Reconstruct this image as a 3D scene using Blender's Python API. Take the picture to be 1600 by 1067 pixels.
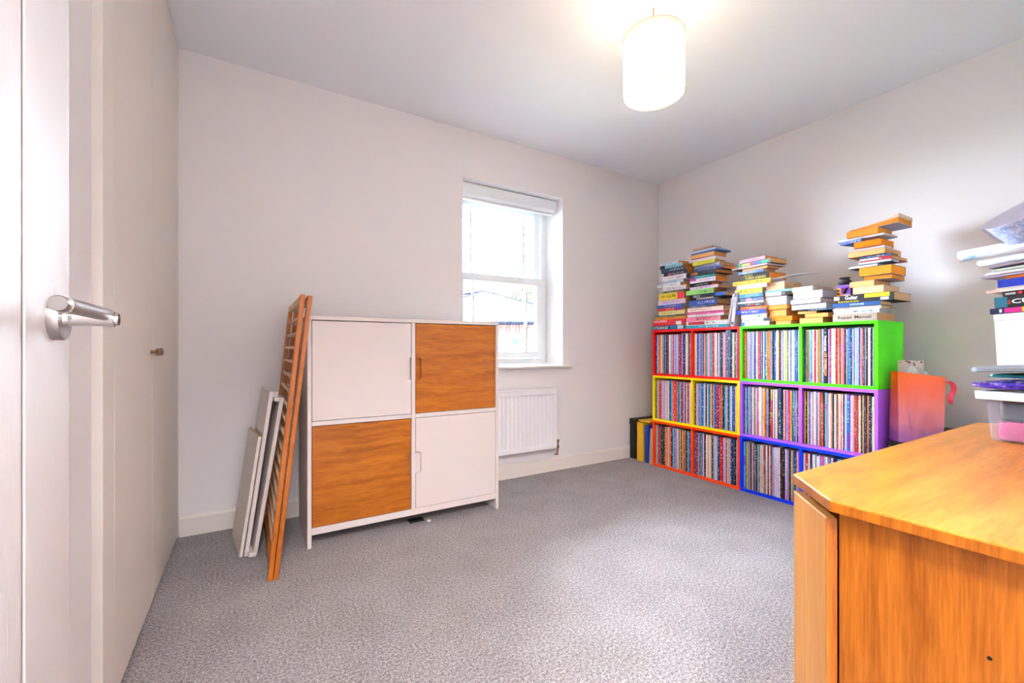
import bpy, bmesh, math, random
from mathutils import Vector, Matrix, Euler
random.seed(7)
for o in list(bpy.data.objects): bpy.data.objects.remove(o)
SC = bpy.context.scene
COL = SC.collection
R = math.radians

# ------------------------------------------------------------------ camera
FPX, HY, CAMZ, YAW = 682.0, 545.0, 0.923, R(31)
cd = bpy.data.cameras.new('camera'); cam = bpy.data.objects.new('camera', cd); COL.objects.link(cam)
cd.sensor_width = 36.0; cd.sensor_fit = 'HORIZONTAL'
cd.lens = FPX / 1600 * 36
cd.shift_y = (HY - 533.5) / 1600
cd.clip_start = 0.02; cd.clip_end = 200
cam.location = (0, 0, CAMZ); cam.rotation_euler = (R(90), 0, -YAW)
SC.camera = cam

# ------------------------------------------------------------------ world, lights, exposure
W = bpy.data.worlds.new('world'); SC.world = W; W.use_nodes = True
bg = W.node_tree.nodes['Background']
bg.inputs[0].default_value = (0.82, 0.90, 1.0, 1); bg.inputs[1].default_value = 37
SC.view_settings.view_transform = 'Standard'; SC.view_settings.look = 'None'
SC.view_settings.gamma = 1; SC.view_settings.use_curve_mapping = False
SC.view_settings.exposure = 1.92

def light(name, kind, loc, energy, color, **k):
    d = bpy.data.lights.new(name, kind); d.energy = energy; d.color = color
    rot = k.pop('rot', (0, 0, 0))
    for a, v in k.items(): setattr(d, a, v)
    o = bpy.data.objects.new(name, d); COL.objects.link(o); o.location = loc; o.rotation_euler = rot
    return o
LAMP = (1.467, 1.277)
light('pendant_bulb_light', 'POINT', (LAMP[0], LAMP[1], 2.09), 7, (1.0, 0.86, 0.76), shadow_soft_size=0.035)
light('hall_fill_light', 'AREA', (-0.10, -0.85, 2.36), 36, (1.0, 0.96, 0.95), shape='DISK', size=0.5)  # added fill light, out of view in the hall, brightens room through doorway

# ------------------------------------------------------------------ materials
def lin(c):
    if isinstance(c, str):
        c = c.lstrip('#'); c = [int(c[i:i+2], 16) / 255 for i in (0, 2, 4)]
    return tuple((v / 12.92 if v <= 0.04045 else ((v + 0.055) / 1.055) ** 2.4) for v in c[:3]) + (1,)

def deep(c):      # pigment strength of printed covers
    return tuple(q ** 1.35 for q in lin(c)[:3]) + (1,)

def mat(name, color='#cccccc', rough=0.6, metal=0.0, spec=0.5, alpha=1, trans=0, emit=None, es=0):
    m = bpy.data.materials.new(name); m.use_nodes = True
    b = m.node_tree.nodes['Principled BSDF']
    b.inputs['Base Color'].default_value = lin(color)
    b.inputs['Roughness'].default_value = rough; b.inputs['Metallic'].default_value = metal
    b.inputs['Specular IOR Level'].default_value = spec; b.inputs['Alpha'].default_value = alpha
    b.inputs['Transmission Weight'].default_value = trans
    if emit: b.inputs['Emission Color'].default_value = lin(emit); b.inputs['Emission Strength'].default_value = es
    return m

class N:
    def __init__(s, m): s.t = m.node_tree; s.n = s.t.nodes; s.b = s.n.get('Principled BSDF')
    def add(s, typ, **k):
        x = s.n.new(typ)
        for a, v in k.items():
            if a.startswith('i_'):
                x.inputs[int(a[2:])].default_value = v
            else: setattr(x, a, v)
        return x
    def l(s, a, b): s.t.links.new(a, b)
    def math(s, op, a, b=None, clamp=False):
        x = s.n.new('ShaderNodeMath'); x.operation = op; x.use_clamp = clamp
        for i, v in enumerate((a, b)):
            if v is None: continue
            if isinstance(v, (int, float)): x.inputs[i].default_value = v
            else: s.l(v, x.inputs[i])
        return x.outputs[0]
    def mix(s, f, a, b):
        x = s.n.new('ShaderNodeMix'); x.data_type = 'RGBA'
        for i, v in ((0, f), (6, a), (7, b)):
            if isinstance(v, (int, float, tuple)): x.inputs[i].default_value = v
            else: s.l(v, x.inputs[i])
        return x.outputs[2]
    def noise(s, vec, scale, detail=3, rough=0.5, dim='3D', w=None):
        x = s.n.new('ShaderNodeTexNoise'); x.noise_dimensions = dim
        x.inputs['Scale'].default_value = scale; x.inputs['Detail'].default_value = detail; x.inputs['Roughness'].default_value = rough
        if vec is not None: s.l(vec, x.inputs['Vector'])
        if w is not None: s.l(w, x.inputs['W'])
        return x.outputs['Fac']
    def ramp(s, f, stops):
        x = s.n.new('ShaderNodeValToRGB'); e = x.color_ramp.elements
        while len(e) < len(stops): e.new(0.5)
        for k, (p, c) in enumerate(stops): e[k].position = p; e[k].color = c if isinstance(c, tuple) else lin(c)
        s.l(f, x.inputs[0]); return x.outputs[0]
    def scalev(s, vec, v):
        x = s.n.new('ShaderNodeMapping'); x.inputs['Scale'].default_value = v; s.l(vec, x.inputs[0]); return x.outputs[0]
    def bump(s, h, strength, dist):
        x = s.n.new('ShaderNodeBump'); x.inputs['Strength'].default_value = strength; x.inputs['Distance'].default_value = dist
        s.l(h, x.inputs['Height']); s.l(x.outputs[0], s.b.inputs['Normal'])
    def coord(s, which='Object'): return s.add('ShaderNodeTexCoord').outputs[which]

def paint(name, color, rough=0.9, bump=0.02, scale=220):
    m = mat(name, color, rough, spec=0.25); n = N(m)
    n.bump(n.noise(n.coord(), scale, 4), bump, 0.01); return m

def oak(name, dark, light_, scale=(1, 14, 14), rough=0.38, big=1.0, blotch=None):
    m = mat(name, light_, rough, spec=0.4); n = N(m); o = n.coord()
    v = n.scalev(o, scale)
    warp = n.noise(o, 3.0, 2)                                     # slow wander of the figure
    vm = n.add('ShaderNodeVectorMath', operation='ADD'); n.l(v, vm.inputs[0])
    cm = n.add('ShaderNodeCombineXYZ'); w_ = n.math('MULTIPLY', warp, 1.6); [n.l(w_, cm.inputs[k]) for k in range(3)]
    n.l(cm.outputs[0], vm.inputs[1]); v2 = vm.outputs[0]
    a = n.noise(v2, 1.6 * big, 4, 0.55)                           # broad bands
    b = n.noise(n.scalev(o, tuple(q * (5 if q > 5 else 4) for q in scale)), 2.2, 4, 0.62)   # pores
    c3 = n.noise(n.scalev(o, tuple(q * (13 if q > 5 else 9) for q in scale)), 2.0, 2, 0.5)
    f = n.math('ADD', n.math('MULTIPLY', a, 0.50), n.math('ADD', n.math('MULTIPLY', b, 0.34), n.math('MULTIPLY', c3, 0.18)))
    n.l(n.ramp(f, [(0.38, dark), (0.62, light_)]), n.b.inputs['Base Color']); n.bump(b, 0.10, 0.0015); return m

M = {}
M['wall'] = paint('wall_paint', '#ebe8e9')
M['ceiling'] = paint('ceiling_paint', '#f5f8ff')
M['trim'] = mat('white_gloss_trim', '#eae4dc', 0.45)
M['upvc'] = mat('white_window_plastic', '#eef3f6', 0.3)
M['white_lam'] = mat('white_laminate', '#dcd3d0', 0.5)
M['white_lam2'] = mat('off_white_board', '#e0d8cf', 0.6)
M['chip'] = mat('raw_board_edge', '#c9ac7c', 0.9)
M['wardrobe'] = paint('wardrobe_white', '#e8e1da', 0.5, 0.01)
M['oak_door'] = oak('amber_oak_veneer', '#8e4804', '#c07014', (1.6, 14, 22), 0.42)
M['oak_top'] = oak('honey_oak_top', '#b4661a', '#e0923a', (1.6, 18, 18), 0.28)
M['oak_side'] = oak('golden_oak_side', '#864404', '#b86a16', (22, 22, 1.2), 0.36)
M['oak_leaf'] = oak('pale_oak_leaf', '#b8742c', '#d08c40', (16, 16, 0.9), 0.4)
M['oak_edge'] = oak('oak_edging', '#c07a24', '#e39a40', (3, 3, 30), 0.3)
M['beech'] = oak('orange_beech', '#a4540e', '#c87222', (20, 20, 1), 0.4)
M['beech_pale'] = oak('pale_beech', '#caa27c', '#e6c8a6', (12, 1, 12), 0.5)
M['steel'] = mat('satin_steel', '#a8a4a2', 0.28, 1.0)
M['chrome'] = mat('chrome', '#d8d6d4', 0.06, 1.0)
M['knob'] = mat('brushed_bronze', '#a08468', 0.3, 0.9)
M['black'] = mat('black_vinyl', '#141415', 0.6)
M['blackg'] = mat('black_gloss', '#0a0a0b', 0.3)
M['radiator'] = mat('white_enamel', '#f0f0f4', 0.35)
M['ph'] = mat('plastic_cream', '#efece4', 0.4)
def flat(name, c, r=0.5): M[name] = mat(name, c, r)

# carpet
m = mat('grey_twist_carpet', '#9a9290', 0.95, spec=0.1); n = N(m); co = n.coord()
f1 = n.noise(co, 300, 3, 0.75); f2 = n.noise(co, 120, 3, 0.65); f3 = n.noise(co, 5, 2)
f = n.math('ADD', n.math('MULTIPLY', f1, 0.60), n.math('ADD', n.math('MULTIPLY', f2, 0.36), n.math('MULTIPLY', f3, 0.05)))
c = n.ramp(f, [(0.41, '#6c6564'), (0.52, '#b8b2b3'), (0.64, '#f6f3f5')])
n.l(c, n.b.inputs['Base Color']); n.bump(f, 0.9, 0.012); M['carpet'] = m

# door paint with embossed wood grain
m = mat('embossed_white_door', '#d0c9c6', 0.42, spec=0.5); n = N(m)
v = n.scalev(n.coord(), (120, 170, 9)); h = n.noise(v, 1.6, 3, 0.6)
n.bump(n.ramp(h, [(0.45, (0, 0, 0, 1)), (0.62, (1, 1, 1, 1))]), 0.2, 0.0012); M['doorskin'] = m

# glass: plain fresnel mix, same for every ray
def glass(name, tint, fac=0.0):
    m = bpy.data.materials.new(name); m.use_nodes = True; n = N(m)
    t = n.add('ShaderNodeBsdfTransparent'); t.inputs[0].default_value = tint
    g = n.add('ShaderNodeBsdfGlossy'); g.inputs['Roughness'].default_value = 0.02
    fr = n.add('ShaderNodeFresnel'); fr.inputs[0].default_value = 1.45
    mx = n.add('ShaderNodeMixShader'); n.l(fr.outputs[0], mx.inputs[0]); n.l(t.outputs[0], mx.inputs[1]); n.l(g.outputs[0], mx.inputs[2])
    n.l(mx.outputs[0], n.n['Material Output'].inputs[0]); return m
M['glass'] = glass('window_glass', (0.96, 0.98, 1, 1))
# translucent tub plastic
m = bpy.data.materials.new('clear_tub_plastic'); m.use_nodes = True; n = N(m)
t = n.add('ShaderNodeBsdfTransparent'); t.inputs[0].default_value = (0.93, 0.94, 0.97, 1)
n.b.inputs['Base Color'].default_value = lin('#e6ecf4'); n.b.inputs['Roughness'].default_value = 0.25
mx = n.add('ShaderNodeMixShader'); mx.inputs[0].default_value = 0.10
n.l(t.outputs[0], mx.inputs[1]); n.l(n.b.outputs[0], mx.inputs[2]); n.l(mx.outputs[0], n.n['Material Output'].inputs[0]); M['tub'] = m
M['tubrim'] = mat('frosted_rim', '#e4e4ea', 0.35)
M['lid'] = mat('grey_smoke_lid', '#7f8690', 0.25)
# lamp shade
m = bpy.data.materials.new('white_shade_fabric'); m.use_nodes = True; n = N(m)
d = n.add('ShaderNodeBsdfDiffuse'); d.inputs[0].default_value = lin('#fffaf0')
t = n.add('ShaderNodeBsdfTranslucent'); t.inputs[0].default_value = lin('#fff8e6')
mx = n.add('ShaderNodeMixShader'); mx.inputs[0].default_value = 0.55
n.l(d.outputs[0], mx.inputs[1]); n.l(t.outputs[0], mx.inputs[2]); n.l(mx.outputs[0], n.n['Material Output'].inputs[0]); M['shade'] = m
M['bulb'] = mat('lit_bulb', '#ffffff', 0.5, emit='#ffe6c0', es=12)
M['brasswire'] = mat('coppery_wire', '#b07850', 0.4, 0.8)

# printed spine material driven by each object's own colour
def printed(name, src='object', record=False):
    m = mat(name, '#888888', 0.45); n = N(m)
    oi = n.add('ShaderNodeObjectInfo'); rnd = oi.outputs['Random']
    if src == 'object': base = oi.outputs['Color']
    else:
        at = n.add('ShaderNodeAttribute', attribute_name='col'); base = at.outputs['Color']
    g = n.coord('Generated'); sp = n.add('ShaderNodeSeparateXYZ'); n.l(g, sp.inputs[0])
    bw = n.add('ShaderNodeRGBToBW'); n.l(base, bw.inputs[0])
    dark = n.math('LESS_THAN', bw.outputs[0], 0.32)
    ink = n.mix(dark, (0.03, 0.03, 0.05, 1), (0.85, 0.85, 0.85, 1))
    cmb = n.add('ShaderNodeCombineXYZ')
    if record:   # lettering runs up the spine (z), spine is thin in y
        n.l(n.math('MULTIPLY', sp.outputs[2], 34), cmb.inputs[0]); n.l(n.math('MULTIPLY', sp.outputs[1], 2.2), cmb.inputs[1])
        along, across = sp.outputs[2], sp.outputs[1]
    else:
        n.l(n.math('MULTIPLY', sp.outputs[1], 46), cmb.inputs[0]); n.l(n.math('MULTIPLY', sp.outputs[2], 3.2), cmb.inputs[1])
        along, across = sp.outputs[1], sp.outputs[2]
    n.l(n.math('MULTIPLY', rnd, 50), cmb.inputs[2])
    nz = n.noise(cmb.outputs[0], 1.0, 2, 0.6)
    mask = n.math('GREATER_THAN', nz, 0.56)
    # lettering only in a window along the spine and in its middle
    cen = n.math('ADD', n.math('MULTIPLY', rnd, 0.4), 0.3)
    wid = n.math('LESS_THAN', n.math('ABSOLUTE', n.math('SUBTRACT', along, cen)), 0.30 if not record else 0.34)
    mid = n.math('LESS_THAN', n.math('ABSOLUTE', n.math('SUBTRACT', across, 0.5)), 0.24)
    fr = n.math('LESS_THAN', sp.outputs[0], 0.03)
    mask = n.math('MULTIPLY', n.math('MULTIPLY', mask, wid), n.math('MULTIPLY', mid, fr))
    if record or src != 'object': mask = n.math('MULTIPLY', mask, 0.75)
    # a slow second tint along the spine
    c2 = n.add('ShaderNodeCombineXYZ'); n.l(n.math('MULTIPLY', along, 2.5), c2.inputs[0]); n.l(n.math('MULTIPLY', rnd, 90), c2.inputs[1])
    nn = n.noise(c2.outputs[0], 1.0, 1)
    hs = n.add('ShaderNodeHueSaturation'); hs.inputs['Value'].default_value = 0.9; hs.inputs['Saturation'].default_value = 1.25
    n.l(n.math('ADD', n.math('MULTIPLY', rnd, 0.3), 0.35), hs.inputs['Hue']); n.l(base, hs.inputs['Color'])
    b2 = n.mix(n.math('MULTIPLY', n.math('GREATER_THAN', nn, 0.58), 0.7 if record else 0.25), base, hs.outputs[0])
    n.l(n.mix(mask, b2, ink), n.b.inputs['Base Color']); return m
M['cover'] = printed('printed_cover'); M['sleeve'] = printed('printed_sleeve', record=True)
M['sleeve_attr'] = mat('sleeve_row', '#888888', 0.45); n = N(M['sleeve_attr'])
at = n.add('ShaderNodeAttribute', attribute_name='col'); nz = n.noise(n.scalev(n.coord(), (1, 60, 50)), 1.5, 3)
n.l(n.mix(n.math('MULTIPLY', n.math('GREATER_THAN', nz, 0.6), 0.5), at.outputs['Color'], (0.8, 0.8, 0.8, 1)), n.b.inputs['Base Color'])
# page block: colour of the object with fine leaf lines
m = mat('page_block', '#ccbb99', 0.85, spec=0.15); n = N(m); oi = n.add('ShaderNodeObjectInfo')
v = n.scalev(n.coord(), (3, 3, 900)); h = n.noise(v, 1, 2)
n.l(n.mix(n.math('MULTIPLY', h, 0.5), oi.outputs['Color'], n.mix(0.55, oi.outputs['Color'], (0.1, 0.05, 0.02, 1))), n.b.inputs['Base Color'])
n.bump(h, 0.3, 0.001); M['pages'] = m
m = mat('object_colour', '#888888', 0.55); n = N(m); oi = n.add('ShaderNodeObjectInfo'); n.l(oi.outputs['Color'], n.b.inputs['Base Color']); M['tint'] = m

# ------------------------------------------------------------------ helpers
def bx(bm, x0, x1, y0, y1, z0, z1, mtx=None):
    v = [bm.verts.new(Vector(p) if mtx is None else mtx @ Vector(p)) for p in
         ((x0, y0, z0), (x1, y0, z0), (x1, y1, z0), (x0, y1, z0), (x0, y0, z1), (x1, y0, z1), (x1, y1, z1), (x0, y1, z1))]
    for f in ((0, 3, 2, 1), (4, 5, 6, 7), (0, 1, 5, 4), (1, 2, 6, 5), (2, 3, 7, 6), (3, 0, 4, 7)):
        bm.faces.new([v[i] for i in f])
def box(*a, mtx=None):
    bm = bmesh.new(); bx(bm, *a, mtx=mtx); return bm
def prism(pts, fn):
    """pts: 2-D outline; fn(p, k) gives the 3-D point of the front (k=0) or back (k=1) face"""
    bm = bmesh.new(); a = [bm.verts.new(fn(p, 0)) for p in pts]; b = [bm.verts.new(fn(p, 1)) for p in pts]
    bm.faces.new(a); bm.faces.new(b[::-1]); k = len(pts)
    for i in range(k): bm.faces.new((a[i], b[i], b[(i+1) % k], a[(i+1) % k]))
    bmesh.ops.recalc_face_normals(bm, faces=bm.faces); return bm
def frame_mtx(origin, axis):
    z = Vector(axis).normalized(); x = z.orthogonal().normalized(); y = z.cross(x)
    return Matrix.Translation(origin) @ Matrix((x, y, z)).transposed().to_4x4()
def lathe(prof, origin, axis=(0, 0, 1), seg=28, bm=None, caps=True):
    bm = bm or bmesh.new(); mt = frame_mtx(origin, axis); rings = []
    for r, h in prof:
        rings.append([bm.verts.new(mt @ Vector((r * math.cos(2*math.pi*i/seg), r * math.sin(2*math.pi*i/seg), h))) for i in range(seg)])
    for a, b in zip(rings, rings[1:]):
        for i in range(seg): bm.faces.new((a[i], a[(i+1) % seg], b[(i+1) % seg], b[i]))
    if caps:
        bm.faces.new(rings[0][::-1]); bm.faces.new(rings[-1])
    return bm
def tube(pts, r, seg=8, bm=None, rr=None):
    bm = bm or bmesh.new(); pts = [Vector(p) for p in pts]; rings = []; up = Vector((0.13, 0.21, 1)).normalized()
    for i, p in enumerate(pts):
        t = (pts[min(i+1, len(pts)-1)] - pts[max(i-1, 0)]).normalized(); x = t.cross(up)
        if x.length < 0.1: x = t.cross(Vector((1, 0, 0)))
        x.normalize(); y = t.cross(x); q = rr[i] if rr else r
        rings.append([bm.verts.new(p + (x * math.cos(2*math.pi*k/seg) + y * math.sin(2*math.pi*k/seg)) * q) for k in range(seg)])
    for a, b in zip(rings, rings[1:]):
        for i in range(seg): bm.faces.new((a[i], a[(i+1) % seg], b[(i+1) % seg], b[i]))
    bm.faces.new(rings[0][::-1]); bm.faces.new(rings[-1]); return bm

def obj(name, bm, m, parent=None, bevel=0, world=False, smooth=False, color=None, segs=2):
    me = bpy.data.meshes.new(name); bmesh.ops.recalc_face_normals(bm, faces=bm.faces); bm.to_mesh(me); bm.free()
    me.materials.append(M[m] if isinstance(m, str) else m)
    if smooth:
        for p in me.polygons: p.use_smooth = True
        try: me.set_sharp_from_angle(angle=R(40))
        except Exception: pass
    o = bpy.data.objects.new(name, me); COL.objects.link(o)
    if parent is not None:
        o.parent = parent
        if world:
            root = parent
            while root.parent: root = root.parent
            mt = Matrix.LocRotScale(root.location, root.rotation_euler, root.scale)
            me.transform(mt.inverted())
    if bevel:
        b = o.modifiers.new('bevel', 'BEVEL'); b.width = bevel; b.segments = segs; b.limit_method = 'ANGLE'
        b.harden_normals = False
    if color is not None: o.color = lin(color) if m == 'pages' else deep(color)
    return o
def tag(o, label, cat, group=None, kind=None):
    o['label'] = label; o['category'] = cat
    if group: o['group'] = group
    if kind: o['kind'] = kind
    return o
def thing(name, label, cat, loc=(0, 0, 0), rot=(0, 0, 0), group=None):
    o = bpy.data.objects.new(name, None); COL.objects.link(o); o.location = loc; o.rotation_euler = rot
    o.empty_display_size = 0.05
    return tag(o, label, cat, group)
def struct(name, bm, m, parent=None, **k):
    o = obj(name, bm, m, parent, **k)
    if parent is None: o['kind'] = 'structure'
    return o
_deps = bpy.context.evaluated_depsgraph_get
def text(name, s, height, width, origin, mtx, m, parent, color=None, bold=0.0, depth=0.0004, align='LEFT', world=False):
    """lettering as a mesh; mtx: 3x3 whose columns are text right, up, outward"""
    cu = bpy.data.curves.new(name, 'FONT'); cu.body = s; cu.size = 1; cu.extrude = 0.0; cu.offset = bold; cu.resolution_u = 2
    t = bpy.data.objects.new(name, cu); COL.objects.link(t)
    bpy.context.view_layer.update()
    me = bpy.data.meshes.new_from_object(t.evaluated_get(_deps())); bpy.data.objects.remove(t); bpy.data.curves.remove(cu)
    xs = [v.co.x for v in me.vertices]; ys = [v.co.y for v in me.vertices]
    x0, x1, y0, y1 = min(xs), max(xs), min(ys), max(ys)
    me.transform(Matrix.Translation((-x0, -y0, 0)))
    me.transform(Matrix.Diagonal((width / (x1 - x0), height / (y1 - y0), 1, 1)))
    me.transform(Matrix.Translation(origin) @ mtx.to_4x4())
    me.materials.clear(); me.materials.append(M[m])
    o = bpy.data.objects.new(name, me); COL.objects.link(o); o.parent = parent
    if world:
        root = parent
        while root.parent: root = root.parent
        me.transform(Matrix.LocRotScale(root.location, root.rotation_euler, root.scale).inverted())
    if color: o.color = deep(color)
    return o
SPINE_M = Matrix(((0, 0, -1), (-1, 0, 0), (0, 1, 0)))     # columns: right=-Y, up=+Z, out=-X

# ------------------------------------------------------------------ room shell
XL, XR, YB, YF, H = -0.32, 3.147, -0.13, 2.682, 2.4
struct('floor', box(XL - 0.4, XR + 0.1, YB - 1.6, YF + 0.1, -0.12, 0), 'carpet')
struct('ceiling', box(XL - 0.4, XR + 0.1, YB - 1.6, YF + 0.25, H, H + 0.12), 'ceiling')
struct('wall_right', box(XR, XR + 0.12, YB - 0.12, YF + 0.25, 0, H), 'wall')
# window wall with its opening
WX0, WX1, WZ0, WZ1, WY = 1.226, 2.066, 0.80, 2.083, 2.93
bm = bmesh.new()
bx(bm, XL - 0.4, WX0, YF, WY + 0.06, 0, H); bx(bm, WX1, XR, YF, WY + 0.06, 0, H)
bx(bm, WX0, WX1, YF, WY + 0.06, 0, WZ0 - 0.02); bx(bm, WX0, WX1, YF, WY + 0.06, WZ1, H)
struct('wall_front', bm, 'wall')
struct('wall_left', box(XL - 0.1, XL, YB, 1.392, 0, H), 'wall')
# wall behind the camera with its doorway, and the hall beyond
bm = bmesh.new(); bx(bm, 0.68, XR, YB - 0.12, YB, 0, H); bx(bm, XL - 0.3, -0.16, YB - 0.12, YB, 0, H); bx(bm, -0.16, 0.68, YB - 0.12, YB, 2.03, H)
struct('wall_back', bm, 'wall')
bm = bmesh.new(); bx(bm, XL - 0.3, 1.3, YB - 1.6, YB - 1.5, 0, H); bx(bm, 1.2, 1.3, YB - 1.5, YB - 0.12, 0, H); bx(bm, XL - 0.3, XL - 0.2, YB - 1.5, YB - 0.12, 0, H)
struct('wall_hall', bm, 'wall')
# skirting boards with a small chamfered top
def skirting(name, x0, y0, x1, y1, nx, ny, h=0.098, d=0.016):
    a, b = Vector((x0, y0, 0)), Vector((x1, y1, 0)); nn = Vector((nx, ny, 0))
    prof = ((0, 0), (d, 0), (d, h - 0.012), (d * 0.55, h), (0, h))
    struct(name, prism(prof, lambda p, k: (a if k == 0 else b) + nn * p[0] + Vector((0, 0, p[1]))), 'trim')
skirting('baseboard_front', -0.295, YF, XR, YF, 0, -1)
skirting('baseboard_right', XR, YB, XR, YF - 0.017, -1, 0)
skirting('baseboard_back', 0.75, YB, XR - 0.017, YB, 0, 1)

# window: outer frame, two sashes, glazing bars, panes, sill
wy0, wy1 = 2.905, 2.975
wroot = struct('window_1', (lambda b: (bx(b, WX0, WX0+0.045, wy0, wy1, WZ0, WZ1), bx(b, WX1-0.045, WX1, wy0, wy1, WZ0, WZ1),
        bx(b, WX0+0.045, WX1-0.045, wy0, wy1, WZ0, WZ0+0.05), bx(b, WX0+0.045, WX1-0.045, wy0, wy1, WZ1-0.05, WZ1), b)[-1])(bmesh.new()), 'upvc', bevel=0.004)
def sash(z0, z1, y0, y1, name):
    x0, x1 = WX0 + 0.049, WX1 - 0.049; b = bmesh.new(); w = 0.052
    bx(b, x0, x0+w, y0, y1, z0, z1); bx(b, x1-w, x1, y0, y1, z0, z1); bx(b, x0+w, x1-w, y0, y1, z0, z0+w); bx(b, x0+w, x1-w, y0, y1, z1-w, z1)
    s = obj(name, b, 'upvc', wroot, bevel=0.005)
    ym = (y0 + y1) / 2
    obj('pane', box(x0+w-0.004, x1-w+0.004, ym-0.002, ym+0.002, z0+w-0.004, z1-w+0.004), 'glass', s)
    for x in (x0 + w + 0.082, x1 - w - 0.092):
        obj('glazing_bar', box(x-0.009, x+0.009, ym-0.008, ym+0.008, z0+w, z1-w), 'upvc', s)
sash(1.425, 2.032, 2.925, 2.965, 'upper_sash'); sash(0.852, 1.475, 2.885, 2.923, 'lower_sash')
obj('meeting_rail', box(WX0+0.049, WX1-0.049, 2.868, 2.885, 1.424, 1.478), 'upvc', wroot, bevel=0.004)
struct('trim_1', box(WX0 - 0.055, WX1 + 0.06, 2.632, 2.905, WZ0 - 0.018, WZ0), 'trim', bevel=0.006, segs=3)

# ------------------------------------------------------------------ outside: neighbour's house and a tree
u = Vector((math.cos(YAW), -math.sin(YAW), 0)); v = Vector((math.sin(YAW), math.cos(YAW), 0))
def out(a, d, z): return u * a + v * d + Vector((0, 0, z))
M['roof'] = mat('pale_slate_roof', '#b9bcc0', 0.8); M['gutter'] = mat('dark_gutter', '#0d0f14', 1.0, spec=0)
n = N(M['roof']); br = n.add('ShaderNodeTexBrick'); br.inputs['Scale'].default_value = 3; n.l(n.coord(), br.inputs[0])
br.inputs['Color1'].default_value = lin('#8e9196'); br.inputs['Color2'].default_value = lin('#868a90'); br.inputs['Mortar'].default_value = lin('#7c8086')
n.l(br.outputs[0], n.b.inputs['Base Color'])
M['brick'] = mat('red_brick', '#3c2824', 1.0, spec=0); n = N(M['brick']); br = n.add('ShaderNodeTexBrick'); br.inputs['Scale'].default_value = 5; n.l(n.coord(), br.inputs[0])
br.inputs['Color1'].default_value = lin('#3c2824'); br.inputs['Color2'].default_value = lin('#352220'); br.inputs['Mortar'].default_value = lin('#6a5450'); n.l(br.outputs[0], n.b.inputs['Base Color'])
M['leaf'] = mat('tree_leaf', '#1c2214', 1.0, spec=0); M['bark'] = mat('bark', '#2c2620', 0.9); M['lawn'] = mat('rough_lawn', '#55584a', 0.95, spec=0.1)
M['dark'] = mat('dark_vent', '#08080a', 1.0, spec=0); M['paleglass'] = mat('pale_window', '#1e282c', 1.0, spec=0)
struct('ground', box(-60, 80, 2.995, 120, -2.9, -2.7), 'lawn')
house = thing('house', 'pale roofed red brick house seen through the window', 'house', out(-0.6, 15, -2.7))
A0, A1, D0, D1, ZE = -3.9, 2.75, 13.6, 20.0, 1.75
c_ = [out(A0, D0, 0), out(A1, D0, 0), out(A1, D1, 0), out(A0, D1, 0)]
bm = bmesh.new(); ins = [out(A0+.35, D0+.35, 0), out(A1-.35, D0+.35, 0), out(A1-.35, D1-.35, 0), out(A0+.35, D1-.35, 0)]
lo = [bm.verts.new((p.x, p.y, -2.7)) for p in ins]; hi = [bm.verts.new((p.x, p.y, ZE)) for p in ins]
for i in range(4): bm.faces.new((lo[i], lo[(i+1) % 4], hi[(i+1) % 4], hi[i]))
bm.faces.new(lo[::-1]); bm.faces.new(hi)
hw = obj('wall', bm, 'brick', house, world=True)
bm = bmesh.new(); e = [bm.verts.new((p.x, p.y, ZE)) for p in c_]
r1 = bm.verts.new(out(-1.09, 16.6, 3.12)); r2 = bm.verts.new(out(-2.0, 17.6, 3.12))
bm.faces.new((e[0], e[1], r1)); bm.faces.new((e[1], e[2], r2, r1)); bm.faces.new((e[2], e[3], r2)); bm.faces.new((e[3], e[0], r1, r2)); bm.faces.new(e[::-1])
obj('roof', bm, 'roof', house, world=True)
obj('gutter', tube([out(A0, D0 - .04, ZE - .02), out(A1, D0 - .04, ZE - .02)], 0.06), 'gutter', house, world=True)
for a, b in ((out(A0, D0, ZE), out(-1.09, 16.6, 3.12)), (out(A1, D0, ZE), out(-1.09, 16.6, 3.12)), (out(-1.09, 16.6, 3.12), out(-2.0, 17.6, 3.12))):
    obj('ridge_tiles', tube([a, b], 0.045), 'gutter', house, world=True)
def rect_on_house(name, px0, px1, z0, z1, d, m, parent):
    a = (px0 - 800) / FPX * d; b = (px1 - 800) / FPX * d
    p = [out(a, d, 0), out(b, d, 0), out(b, d + .1, 0), out(a, d + .1, 0)]
    bm = bmesh.new(); l = [bm.verts.new((q.x, q.y, z0)) for q in p]; h = [bm.verts.new((q.x, q.y, z1)) for q in p]
    bm.faces.new(l[::-1]); bm.faces.new(h)
    for i in range(4): bm.faces.new((l[i], l[(i+1) % 4], h[(i+1) % 4], h[i]))
    return obj(name, bm, m, parent, world=True)
w_ = rect_on_house('window', 796, 814, 1.0, 1.3, 13.88, 'upvc', house)
rect_on_house('pane', 799, 811, 1.04, 1.26, 13.85, 'paleglass', w_)
w_ = rect_on_house('window', 768, 780, 0.6, 1.3, 13.88, 'upvc', house)
rect_on_house('pane', 770, 778, 0.66, 1.24, 13.85, 'paleglass', w_)
for x in (791, 802): rect_on_house('roof_vent', x, x + 4.5, 1.99, 2.06, 14.3, 'dark', house)
tree = thing('tree', 'loose green tree behind the house roof outside', 'tree', out(1.0, 24, -2.7))
obj('trunk', tube([out(1.0, 24, -2.7), out(1.05, 24, 1), out(0.8, 24, 4.5)], .15, rr=[.2, .14, .05]), 'bark', tree, world=True)
bm = bmesh.new()
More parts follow.
